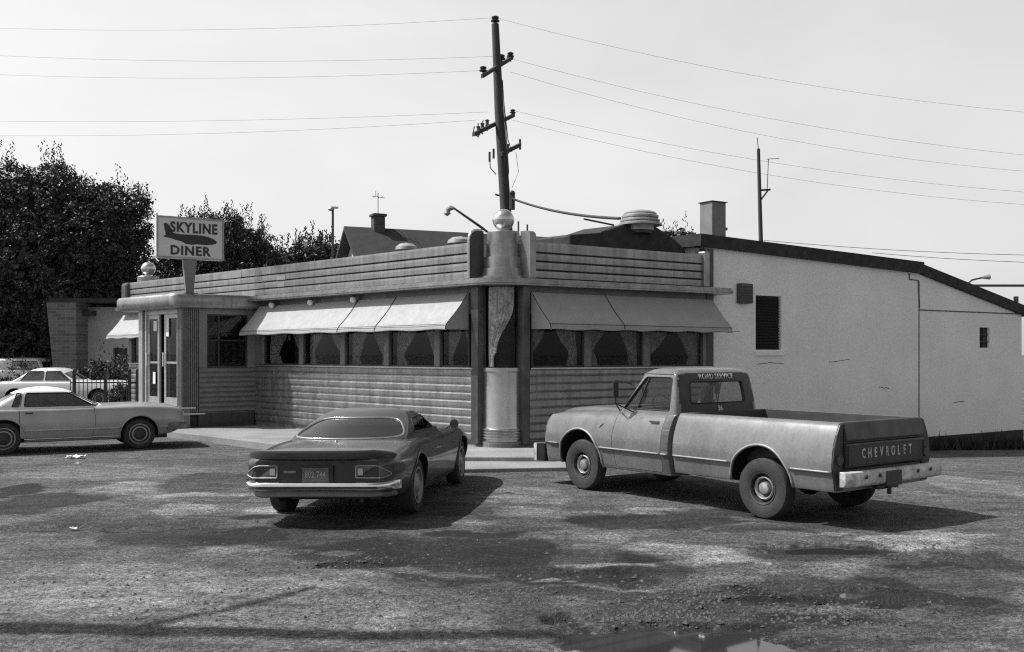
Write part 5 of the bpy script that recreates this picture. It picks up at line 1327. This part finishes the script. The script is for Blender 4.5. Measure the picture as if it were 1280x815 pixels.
    mb.tube(ring, .012, 7, True); mb.tube([ring[0], (cx, .36, cz), ring[14]], .01, 6); mb.tube([(cx, .36, cz), (2.4, .36, 1.02)], .02, 7); mb.build('steering_wheel', M_BLACK, t)
    for x in (0, WB):
        for s in (-1, 1): wheel(t, x, s * .83, TR, .19, s, 'truck')
def MBd(poly, lo, hi): m = MB(); m.prism(poly, 'y', lo, hi); return m.mesh('c')
M_TRKSHADE = gm('cab_back_shade', .035, .45, 0, .2, 3, fine=.1)  # shade of the cab's rear, put into the colour
M_TGLASS = glass_mat('truck_glass', .8, .7, 1.4)
M_LEDGE = gm('ledge_highlight', .27, .4, .1, .2, 8)
truck()

# ---- the dark sport coupe seen from behind
M_CAM = gm('grey_coupe_paint', .045, .3, .1, .12, 2, coat=.5, fine=.06)
def sport_coupe():
    R0 = Vector((-2.03, 12.32, 0)); h = radians(8.2); d = Vector((sin(h), cos(h), 0))
    t = thing('sport_coupe', 'dark grey fastback coupe with rear spoiler seen from behind, parked facing the diner', 'car', R0, atan2(d.y, d.x))
    t.rotation_euler = (radians(-1.1), 0, atan2(d.y, d.x))
    WB = 2.74
    def s(zb, wb, zm, wm, zs, ws, zd, wd, zt):
        return [(0, zb), (wb * .8, zb), (wb, zb), (wb + .04, zb + .06), (wm, zm - .06), (wm, zm + .06), (ws + .02, zs - .04), (ws - .03, zs + .01), (wd, zd), (wd * .5, (zd + zt) / 2 + .004), (0, zt)]
    tab = [(-1.12, s(.42, .66, .60, .74, .75, .73, .80, .60, .81)), (-1.07, s(.40, .74, .60, .82, .76, .81, .815, .66, .825)), (-.95, s(.36, .79, .60, .88, .78, .86, .835, .68, .85)), (-.7, s(.30, .82, .62, .92, .80, .875, .86, .68, .875)), (0, s(.24, .84, .64, .945, .855, .875, .90, .68, .92)), (.6, s(.20, .84, .6, .935, .85, .865, .91, .7, .93)), (1.4, s(.20, .84, .58, .925, .83, .86, .89, .7, .92)), (2.1, s(.20, .84, .58, .925, .83, .87, .885, .7, .925)), (2.74, s(.24, .84, .62, .94, .85, .86, .875, .62, .915)), (3.3, s(.28, .80, .6, .90, .80, .80, .83, .55, .87)), (3.65, s(.34, .68, .56, .78, .72, .68, .75, .45, .79)), (3.8, s(.42, .52, .55, .6, .66, .5, .69, .35, .71))]
    mb = body_loft(tab, .06, 2, .12, 0, .6)
    full = mb.mesh('f'); full.materials.append(M_CAM)
    dp = rpoly([(.95, .28), (.93, 1.1), (2.02, 1.1), (2.05, .62), (1.98, .28)], .05)
    doors = [boolean(full.copy(), [MBd(rpoly([(.957, .287), (.937, 1.1), (2.013, 1.1), (2.043, .62), (1.973, .287)], .05), min(q), max(q))], 'INTERSECT') for q in ((.6, 1.4), (-1.4, -.6))]
    c1, c2 = MBd(dp, .58, 1.4), MBd(dp, -1.4, -.58)
    for c in (c1, c2): c.materials.append(M_CAM)
    body, bme = body_with_wells(mb, [0, WB], .385, .335, .55, M_CAM, t, 'body', 32, [c1, c2])
    fb = bvh_of(full)
    dd = [link_mesh('door', m, M_CAM, t, 32) for m in doors]
    for k, sg in enumerate((1, -1)):
        p = on_side(fb, [(1.08, .70), (1.22, .70)], sg, .012); mb = MB(); mb.tube(p, .012, 6); mb.build('door_handle', M_CHROME, dd[k])
        lip(t, fb, 0, .335, .385, sg, M_CAM, .012); lip(t, fb, WB, .335, .385, sg, M_CAM, .012)
    # greenhouse
    rings = [(.84, 2.20, -.30, .80, .74, .30, .22), (.90, 2.06, -.20, .775, .735, .30, .22), (1.0, 1.83, .08, .72, .69, .28, .22), (1.10, 1.60, .38, .655, .625, .26, .22), (1.165, 1.43, .60, .585, .56, .22, .18), (1.215, 1.28, .80, .47, .45, .15, .12), (1.24, 1.15, .95, .3, .3, .06, .05), (1.247, 1.07, 1.02, .12, .12, .01, .01)]
    sh = shell(rings, 0, .035, 4).mesh('s')
    sidep = rpoly([(.50, .945), (.80, 1.115), (1.30, 1.125), (1.78, .93)], .05)
    rearp = rpoly([(-.72, .935), (-.56, 1.10), (-.36, 1.135), (.36, 1.135), (.56, 1.10), (.72, .935), (.5, .918), (-.5, .918)], .09, 6)
    frontp = rpoly([(-.66, .95), (-.52, 1.13), (.52, 1.13), (.66, .95)], .06)
    g = boolean(sh, [cut_y(sidep, -2, 2), cut_x(rearp, -2, .75), cut_x(frontp, 1.2, 4)]); link_mesh('roof', g, M_CAM, t, 32)
    gs = shell(rings, .010, .005, 4).mesh('g'); cb = bvh_of(shell(rings, 0, .035, 4).mesh('q'))
    for nm, c, k in (('side_window', cut_y(sidep, .2, 2), dd[0]), ('side_window', cut_y(sidep, -2, -.2), dd[1]), ('rear_window', cut_x(rearp, -2, .75), t), ('windshield', cut_x(frontp, 1.2, 4), t)):
        link_mesh(nm, boolean(gs.copy(), [c], 'INTERSECT'), M_CARGLASS, t, 32)
    mb = MB(); mb.tube(on_end(cb, rearp, -1, .004, .03, True), .013, 7, True); mb.build('rear_window_trim', M_CHROME, t, smooth=True)
    for k, sg in enumerate((1, -1)): mb = MB(); mb.tube(on_side(cb, sidep, sg, .003, .03, True), .01, 6, True); mb.build('window_frame', M_BLACK, dd[k])
    # spoiler
    def spx(y): return -1.14 + .22 * (abs(y) / .85) ** 5
    mb = MB(); Y = [-.86 + 1.72 * i / 36 for i in range(37)]; prof = [(.20, .81), (.05, .855), (-.02, .875), (-.045, .868), (-.05, .84), (-.035, .775), (.02, .75), (.14, .745)]
    n = len(prof); vs = []
    for y in Y:
        e = max(0, (abs(y) - .66) / .20); dz = -.05 * e ** 1.6
        vs += [(spx(y) + px, y, z + dz * (1 if z > .8 else .6)) for px, z in prof]
    fs = [tuple(range(n)), tuple((len(Y) - 1) * n + i for i in range(n))]
    for k in range(len(Y) - 1): fs += [(k * n + i, k * n + (i + 1) % n, (k + 1) * n + (i + 1) % n, (k + 1) * n + i) for i in range(n)]
    mb.add(vs, fs); mb.build('spoiler', gm('dark_spoiler', .05, .3, .2, .1, 3, coat=.5), t, smooth=40)
    # tail panel (dark), lamps, plate, emblem
    panel = [(-.80, .52), (-.80, .735), (.80, .735), (.80, .52)]
    def tailpatch(y0, y1, z0, z1, out, name, mat, parent, ny=14, nz=3):
        mb = MB(); vs = []
        for j in range(nz + 1):
            for i in range(ny + 1):
                y = y0 + (y1 - y0) * i / ny; z = z0 + (z1 - z0) * j / nz; hh = fb.ray_cast(Vector((-4, y, z)), Vector((1, 0, 0)))
                vs.append((hh[0].x - out, y, z) if hh[0] is not None else (-1.0, y, z))
        mb.add(vs, [(j * (ny + 1) + i, j * (ny + 1) + i + 1, (j + 1) * (ny + 1) + i + 1, (j + 1) * (ny + 1) + i) for j in range(nz) for i in range(ny)])
        return mb.build(name, mat, parent, fix=False)
    tailpatch(-.72, .72, .50, .745, .003, 'tail_panel', gm('tail_panel_black', .015, .35, .1, .1, 4), t)
    for sg in (1, -1):
        P = [(sg * y, z) for y, z in ((.46, .56), (.46, .695), (.68, .695), (.73, .685), (.845, .61), (.845, .585), (.76, .56))]
        pts = on_end(fb, rpoly(P, .02), -1, .012, .03, True)
        mb = MB(); mb.tube(pts, .0065, 6, True); lampo = mb.build('tail_lamp', M_GALV, t)
        cx = Vector((0, 0, 0))
        for p in pts: cx += p
        cx /= len(pts); mb = MB(); mb.add([p + Vector((-.001, 0, 0)) for p in pts], [tuple(range(len(pts)))]); mb.build('lamp_lens', gm('red_lens', .055, .15, 0, .1, 8), lampo, fix=False)
        mb = MB(); h2 = fb.ray_cast(Vector((-4, sg * .515, .625)), Vector((1, 0, 0)))[0]; mb.box(h2.x - .02, h2.x - .013, sg * .515 - .03, sg * .515 + .03, .59, .665); mb.build('reverse_lens', gm('white_lens', .4, .2), lampo)
    h2 = fb.ray_cast(Vector((-4, 0, .6)), Vector((1, 0, 0)))[0]
    mb = MB(); mb.box(h2.x - .03, h2.x - .004, -.20, .20, .50, .70); mb.build('plate_recess', M_BLACK, t)
    mb = MB(); mb.box(h2.x - .04, h2.x - .031, -.155, .155, .52, .675); pl = mb.build('license_plate', gm('plate_dark', .12, .4, .2, .2, 9), t, bevel=.004)
    me = text_mesh('802 744', .10, .001, .001); me.transform(Matrix.Translation((h2.x - .042, 0, .598)) @ Matrix.Rotation(-pi / 2, 4, 'Z') @ Matrix.Rotation(pi / 2, 4, 'X') @ Matrix.Scale(.75, 4, (1, 0, 0))); link_mesh('plate_number', me, gm('plate_digits', .3, .5), pl)
    hx = fb.ray_cast(Vector((-4, .31, .625)), Vector((1, 0, 0)))[0]; mb = MB(); mb.box(hx.x - .012, hx.x - .004, .24, .385, .612, .640); mb.build('emblem', gm('emblem_metal', .25, .3, .8), t, bevel=.004)
    mb = MB(); mb.lathe([(.028, -.02), (.026, .0), (.015, .012), (.002, .014)], (-.34, .02, .905), 14); mb.build('deck_lock', M_CHROME, t, smooth=40)
    # bumper and valance
    def bar(prof, xb, wrap, half, name, mat):
        Y = [-half + 2 * half * i / 30 for i in range(31)]; n = len(prof); vs = []
        for y in Y:
            e = max(0, (abs(y) - half * .72) / (half * .28)); vs += [(xb + wrap * e ** 2.2 + px, y * (1 if abs(y) < half else 1), z) for px, z in prof]
        fs = [tuple(range(n)), tuple((len(Y) - 1) * n + i for i in range(n))]
        for k in range(len(Y) - 1): fs += [(k * n + i, k * n + (i + 1) % n, (k + 1) * n + (i + 1) % n, (k + 1) * n + i) for i in range(n)]
        mb = MB(); mb.add(vs, fs); return mb.build(name, mat, t, smooth=40)
    bar([(0, .415), (-.07, .42), (-.095, .445), (-.10, .455), (-.10, .49), (-.085, .51), (-.05, .52), (0, .52)], -1.13, .26, .915, 'rear_bumper', M_CHROME)
    bar([(-.101, .452), (-.108, .455), (-.108, .472), (-.101, .475)], -1.13, .26, .90, 'bumper_strip', M_BLACK)
    bar([(.1, .33), (.0, .33), (-.03, .35), (-.02, .41), (.1, .41)], -1.10, .24, .84, 'valance', gm('valance_grey', .16, .4, .3, .1, 3))
    # mirror, underside, exhaust
    for sg in (1, -1):
        mb = MB(); mb.tube([(1.82, sg * .86, .90), (1.82, sg * .95, .945)], .015, 6); m = mb.build('mirror', M_CAM, dd[0 if sg > 0 else 1]) if False else mb.build('mirror', M_CAM, t)
        mb = MB(); mb.lathe([(.02, .06), (.05, .04), (.062, -.01), (.06, -.045), (.05, -.05)], (1.84, sg * .99, .955), 16, 'x') if False else mb.tube([(1.90, sg * .98, .955), (1.86, sg * .985, .96), (1.80, sg * .99, .96), (1.79, sg * .99, .96)], [.03, .055, .065, .06], 12); mb.build('mirror_shell', M_CAM, m, smooth=40)
    mb = MB(); mb.box(-.45, 3.5, -.55, .55, .22, .36); mb.tube([(0, -.7, .33), (0, .7, .33)], .05, 8); mb.ball((0, 0, .32), .13, 12, 8); mb.tube([(-1.05, -.5, .3), (-.2, -.5, .3)], .03, 8); mb.tube([(-1.05, .5, .3), (-.2, .5, .3)], .03, 8); mb.build('underbody', M_BLACK, t)
    # interior
    for sg in (1, -1):
        mb = MB(); mb.box(.85, 1.0, sg * .36 - .25, sg * .36 + .25, .6, .98); mb.box(.95, 1.4, sg * .36 - .25, sg * .36 + .25, .5, .62); mb.build('seat', gm('car_seat', .05, .7), t, bevel=.05)
    mb = MB(); mb.box(.0, .55, -.62, .62, .7, .905); mb.box(1.75, 2.0, -.7, .7, .7, .91); mb.build('parcel_shelf', M_INT, t)
    for x in (0, WB):
        for sg in (-1, 1): wheel(t, x, sg * .80, .335, .205, sg, 'rally')
sport_coupe()

# ---- the vinyl roofed coupe at the left edge
M_COU = gm('mid_grey_coupe_paint', .36, .3, .2, .1, 2, coat=.4, fine=.05)
M_VINYL = gm('white_vinyl', .72, .55, 0, .05, 4, fine=.05)
def side_car(name, label, R0, d, paint, roofmat, tab, rings, sidep, rearp, frontp, WB, r, detail=True, lean=(0, 0), wheel_style='cap', zc=None, extra_windows=(), dpoly=None, group=None, track=.74):
    t = thing(name, label, 'car', R0, atan2(d.y, d.x), group)
    mb = body_loft(tab, .07, 2, lean[0], lean[1], .6); full = mb.mesh('f'); full.materials.append(paint); fb = bvh_of(full); ex = []
    doors = []
    for dp in (dpoly or []):
        for lo, hi in ((.55, 1.4), (-1.4, -.55)):
            cx = sum(p[0] for p in dp) / len(dp); cz = sum(p[1] for p in dp) / len(dp)
            small = [(cx + (x - cx) * .986, cz + (z - cz) * .986) for x, z in dp]
            doors.append((lo, boolean(full.copy(), [MBd(small, lo + (.02 if lo > 0 else 0), hi - (.02 if lo < 0 else 0))], 'INTERSECT'))); c = MBd(dp, lo, hi); c.materials.append(paint); ex.append(c)
    body, _ = body_with_wells(mb, [0, WB], r + .055, r, .5, paint, t, 'body', 32, ex)
    dobj = []
    for lo, m in doors:
        o = link_mesh('door', m, paint, t, 32); dobj.append(o)
        if detail:
            sg = 1 if lo > 0 else -1; xs = [v.co.x for v in m.vertices]; p = on_side(fb, [(min(xs) + .1, .80), (min(xs) + .24, .80)], sg, .012); q = MB(); q.tube(p, .012, 6); q.build('door_handle', M_BLACK, o)
    sh = shell(rings, 0, .035, 3).mesh('s'); zt = max(q[0] for q in rings)
    wins = [sidep] + list(extra_windows); mid = (sidep[0][0] + sidep[-1][0]) / 2; mid = sum(p[0] for p in sidep) / len(sidep)
    g = boolean(sh, [cut_y(w, -2, 2) for w in wins] + [cut_x(rearp, -3, mid - .25), cut_x(frontp, mid + .25, 6)]); link_mesh('roof', g, roofmat, t, 32)
    gs = shell(rings, .012, .005, 3).mesh('g'); cb = bvh_of(shell(rings, 0, .035, 3).mesh('q'))
    for w in wins:
        for lo, hi in ((.2, 2), (-2, -.2)): link_mesh('side_window', boolean(gs.copy(), [cut_y(w, lo, hi)], 'INTERSECT'), M_CARGLASS, t, 32)
        for sg in (1, -1):
            q = MB(); q.tube(on_side(cb, w, sg, .003, .04, True), .010, 6, True); q.build('window_frame', M_BLACK if roofmat is not paint else M_DKMET, t)
    link_mesh('rear_window', boolean(gs.copy(), [cut_x(rearp, -3, mid - .25)], 'INTERSECT'), M_CARGLASS, t, 32); link_mesh('windshield', boolean(gs.copy(), [cut_x(frontp, mid + .25, 6)], 'INTERSECT'), M_CARGLASS, t, 32)
    for x in (0, WB):
        for sg in (1, -1):
            wheel(t, x, sg * track, r, .18, sg, wheel_style)
            if detail: lip(t, fb, x, r, r + .055, sg, paint, .012)
    q = MB(); q.box(tab[0][0] + .3, tab[-1][0] - .3, -.5, .5, .2, .32); q.build('underbody', M_BLACK, t)
    return t, fb, cb, dobj
def vinyl_coupe():
    d = Vector((.868, .497, 0)).normalized(); lf = Vector((-d.y, d.x, 0)); R0 = Vector((-9.83, 19.25, 0)) + lf * .83
    def s(zb, wb, zm, wm, zs, ws, zt): return [(0, zb), (wb * .8, zb), (wb, zb), (wb + .03, zb + .05), (wm, zm - .08), (wm, zm + .05), (ws + .03, zs - .05), (ws - .01, zs), (ws - .10, zs + .02), (ws * .5, zt), (0, zt)]
    tab = [(-.92, s(.40, .70, .55, .80, .80, .74, .85)), (-.8, s(.34, .74, .55, .85, .84, .78, .88)), (0, s(.24, .78, .58, .88, .87, .81, .91)), (.8, s(.22, .78, .55, .88, .87, .82, .90)), (1.75, s(.22, .78, .55, .88, .88, .82, .91)), (2.5, s(.24, .78, .6, .885, .89, .80, .93)), (3.1, s(.30, .74, .6, .85, .86, .76, .90)), (3.32, s(.40, .68, .6, .80, .82, .72, .85)), (3.4, s(.46, .62, .6, .74, .78, .66, .80))]
    rings = [(.84, 1.98, -.42, .80, .76, .2, .12), (.90, 1.88, -.32, .785, .75, .2, .12), (1.02, 1.64, -.12, .73, .70, .18, .12), (1.15, 1.37, .12, .665, .64, .16, .12), (1.215, 1.23, .26, .62, .60, .14, .11), (1.26, 1.08, .42, .52, .5, .1, .08), (1.285, .9, .6, .36, .36, .04, .04), (1.29, .8, .7, .15, .15, .01, .01)]
    sidep = rpoly([(.36, .925), (.40, 1.185), (1.17, 1.185), (1.62, .925)], .04); op = rpoly([(.14, .925), (.24, 1.185), (.33, 1.185), (.29, .925)], .03)
    rearp = rpoly([(-.60, .95), (-.52, 1.17), (.52, 1.17), (.60, .95)], .05); frontp = rpoly([(-.68, .95), (-.56, 1.19), (.56, 1.19), (.68, .95)], .05)
    t, fb, cb, dobj = side_car('vinyl_roof_coupe', 'grey two door coupe with white vinyl roof pulled up beside the entrance', R0, d, M_COU, M_VINYL, tab, rings, sidep, rearp, frontp, 2.5, .315, True, (0, -.12), 'cap', None, [op], [rpoly([(.28, .30), (.26, .95), (1.62, .95), (1.66, .6), (1.60, .30)], .05)])
    for sg in (1, -1):
        for a, b in ((-.45, -.85), (.36, 2.13), (2.88, 3.3)):
            mb = MB(); L = on_side(fb, [(a, .46), (b, .46)], sg, .006); mb.tube(L, .022, 7) if len(L) > 1 else None
            if mb.v: mb.build('side_moulding', gm('pale_moulding', .42, .5, .1, .1, 5), t, smooth=True)
        mb = MB(); L = on_side(fb, [(.36, .285), (2.13, .285)], sg, .004); mb.tube(L, .014, 6); mb.build('sill_trim', M_CHROME, t, smooth=True)
        mb = MB(); mb.tube([(1.60, sg * .80, .905), (1.62, sg * .92, .945)], .012, 6); m = mb.build('mirror', M_VINYL, t)
        mb = MB(); mb.tube([(1.68, sg * .92, .95), (1.64, sg * .93, .955), (1.58, sg * .93, .955)], [.02, .045, .05], 10); mb.build('mirror_shell', M_CHROME, m, smooth=40)
    for nm, x0, w, sgn in (('front_bumper', 3.36, .86, 1), ('rear_bumper', -.9, .84, -1)):
        mb = MB(); prof = [(0, .38), (.12 * sgn, .39), (.14 * sgn, .43), (.14 * sgn, .50), (.10 * sgn, .52), (0, .52)]; Y = [-w, -w * .97, -w * .8, 0, w * .8, w * .97, w]; X = [-.30 * sgn, -.16 * sgn, -.03 * sgn, 0, -.03 * sgn, -.16 * sgn, -.30 * sgn]; n = 6
        vs = [(x0 + x + p, y, z) for y, x in zip(Y, X) for p, z in prof]; fs = [tuple(range(n)), tuple(6 * n + i for i in range(n))]
        for k in range(6): fs += [(k * n + i, k * n + (i + 1) % n, (k + 1) * n + (i + 1) % n, (k + 1) * n + i) for i in range(n)]
        mb.add(vs, fs); mb.build(nm, gm('bumper_grey', .16, .35, .5, .1, 4), t, smooth=40)
    mb = MB(); mb.box(3.38, 3.42, -.4, .4, .56, .76); mb.build('grille', M_DKMET, t)
    for sg in (1, -1):
        mb = MB(); mb.lathe([(.09, 3.36), (.09, 3.41), (.01, 3.42)], (0, sg * .58, .66), 16, 'x'); mb.build('headlight', M_GLOBE, t, smooth=40)
        mb = MB(); mb.box(.78, .9, sg * .36 - .24, sg * .36 + .24, .6, 1.02); mb.build('seat', gm('coupe_seat', .3, .7), t, bevel=.06)
    mb = MB(); mb.box(1.45, 1.6, -.7, .7, .7, .93); mb.box(.1, .4, -.6, .6, .6, .92); mb.build('dashboard', M_INT, t)
    mb = MB(); mb.tube([(1.36, -.36 + .16 * cos(a), .93 + .16 * sin(a)) for a in [2 * pi * i / 20 for i in range(20)]], .012, 6, True); mb.build('steering_wheel', M_BLACK, t)
    mb = MB(); mb.tube([(2.1, .62, .9), (2.08, .64, 1.75)], .003, 5); mb.build('radio_antenna', M_CHROME, t)
vinyl_coupe()

# ---- white sedan beyond the iron fence
M_WHT = gm('white_car_paint', .70, .3, 0, .05, 2, coat=.3)
def sedan():
    d = Vector((1, .04, 0)).normalized(); Z = 36; f = Z / FPX; xr = (20 - 640) * f
    R0 = Vector((xr, Z + .8, 0))
    def s(zb, wb, zm, wm, zs, ws, zt): return [(0, zb), (wb * .8, zb), (wb, zb), (wb + .03, zb + .05), (wm, zm - .08), (wm, zm + .05), (ws + .03, zs - .05), (ws - .01, zs), (ws - .10, zs + .02), (ws * .5, zt), (0, zt)]
    tab = [(-1.2, s(.42, .76, .6, .88, .86, .82, .90)), (-.6, s(.3, .84, .6, .95, .93, .88, .97)), (.6, s(.24, .86, .6, .97, .95, .9, .98)), (2.0, s(.24, .86, .6, .97, .95, .9, .98)), (2.95, s(.26, .86, .64, .97, .95, .88, 1.0)), (3.7, s(.34, .8, .64, .93, .91, .84, .96)), (3.95, s(.44, .74, .64, .86, .85, .78, .88))]
    rings = [(.92, 2.35, -.42, .86, .82, .2, .12), (.99, 2.22, -.28, .84, .81, .2, .12), (1.15, 1.92, .0, .79, .77, .18, .12), (1.33, 1.62, .28, .73, .71, .15, .12), (1.40, 1.48, .42, .68, .66, .12, .1), (1.45, 1.25, .62, .5, .5, .06, .05), (1.465, 1.0, .85, .2, .2, .01, .01)]
    w1 = rpoly([(1.02, 1.0), (1.02, 1.34), (1.50, 1.34), (1.93, 1.0)], .04); w0 = rpoly([(.12, 1.0), (.40, 1.34), (.93, 1.34), (.93, 1.0)], .04)
    rearp = rpoly([(-.65, 1.03), (-.58, 1.32), (.58, 1.32), (.65, 1.03)], .05); frontp = rpoly([(-.72, 1.03), (-.62, 1.34), (.62, 1.34), (.72, 1.03)], .05)
    side_car('white_sedan', 'white four door sedan parked beyond the iron fence behind the vinyl roof coupe', R0, d, M_WHT, M_WHT, tab, rings, w1, rearp, frontp, 2.95, .34, False, (0, 0), 'cap', None, [w0], None, None, .78)
def far_car():
    Z = 50; f = Z / FPX; d = Vector((1, 0, 0)); R0 = Vector(((12 - 640) * f, Z, 0))
    def s(zb, wb, zm, wm, zs, ws, zt): return [(0, zb), (wb * .8, zb), (wb, zb), (wb + .03, zb + .05), (wm, zm - .08), (wm, zm + .05), (ws + .03, zs - .05), (ws - .01, zs), (ws - .10, zs + .02), (ws * .5, zt), (0, zt)]
    tab = [(-1.0, s(.45, .76, .7, .92, 1.1, .86, 1.12)), (0, s(.35, .84, .7, .97, 1.15, .92, 1.18)), (2.0, s(.35, .84, .7, .97, 1.15, .92, 1.18)), (2.9, s(.4, .8, .7, .92, 1.12, .84, 1.25)), (3.4, s(.5, .6, .7, .78, 1.05, .66, 1.15))]
    rings = [(1.1, 2.3, -.6, .88, .86, .15, .1), (1.2, 2.2, -.55, .86, .85, .15, .1), (1.6, 1.95, -.45, .8, .8, .12, .1), (1.72, 1.8, -.3, .72, .72, .1, .08), (1.78, 1.4, .1, .4, .4, .03, .03), (1.79, 1.2, .4, .15, .15, .01, .01)]
    w1 = rpoly([(.55, 1.2), (.55, 1.62), (1.75, 1.62), (1.95, 1.2)], .05); rearp = rpoly([(-.68, 1.25), (-.62, 1.58), (.62, 1.58), (.68, 1.25)], .05); frontp = rpoly([(-.7, 1.25), (-.64, 1.6), (.64, 1.6), (.7, 1.25)], .05)
    side_car('panel_wagon', 'pale old wagon far behind the white sedan, under the tall tree', R0, d, gm('pale_wagon_paint', .6, .35, 0, .05, 2), gm('pale_wagon_paint', .6), tab, rings, w1, rearp, frontp, 2.4, .36, False, (0, 0), 'cap')
sedan(); far_car()

# ------------------------------------------------------------------ litter
def litter(px, py, r, label, seed):
    x, y = gpt(px, py); rnd = random.Random(seed); mb = MB()
    def fn(u, v): return ((u - .5) * r * 2 + .02 * sin(v * 7), (v - .5) * r * 1.1, .01 + .05 * r / .2 * abs(sin(u * 5 + v * 3)) + .03 * noise.noise((u * 4, v * 4, seed)))
    mb.grid(fn, 8, 6); o = mb.build('paper_litter', M_WHITE, None, smooth=False); o.location = (x, y, gheight(x, y) + .01); tag(o, label, 'litter', 'paper scraps on the asphalt')
litter(95, 573, .17, 'larger crumpled white paper lying in front of the vinyl roof coupe', 1); litter(97, 582, .06, 'tiny white paper scrap just below the larger crumpled paper', 2); litter(94, 659, .06, 'flat white paper scrap beside the dark pothole on the asphalt', 3)
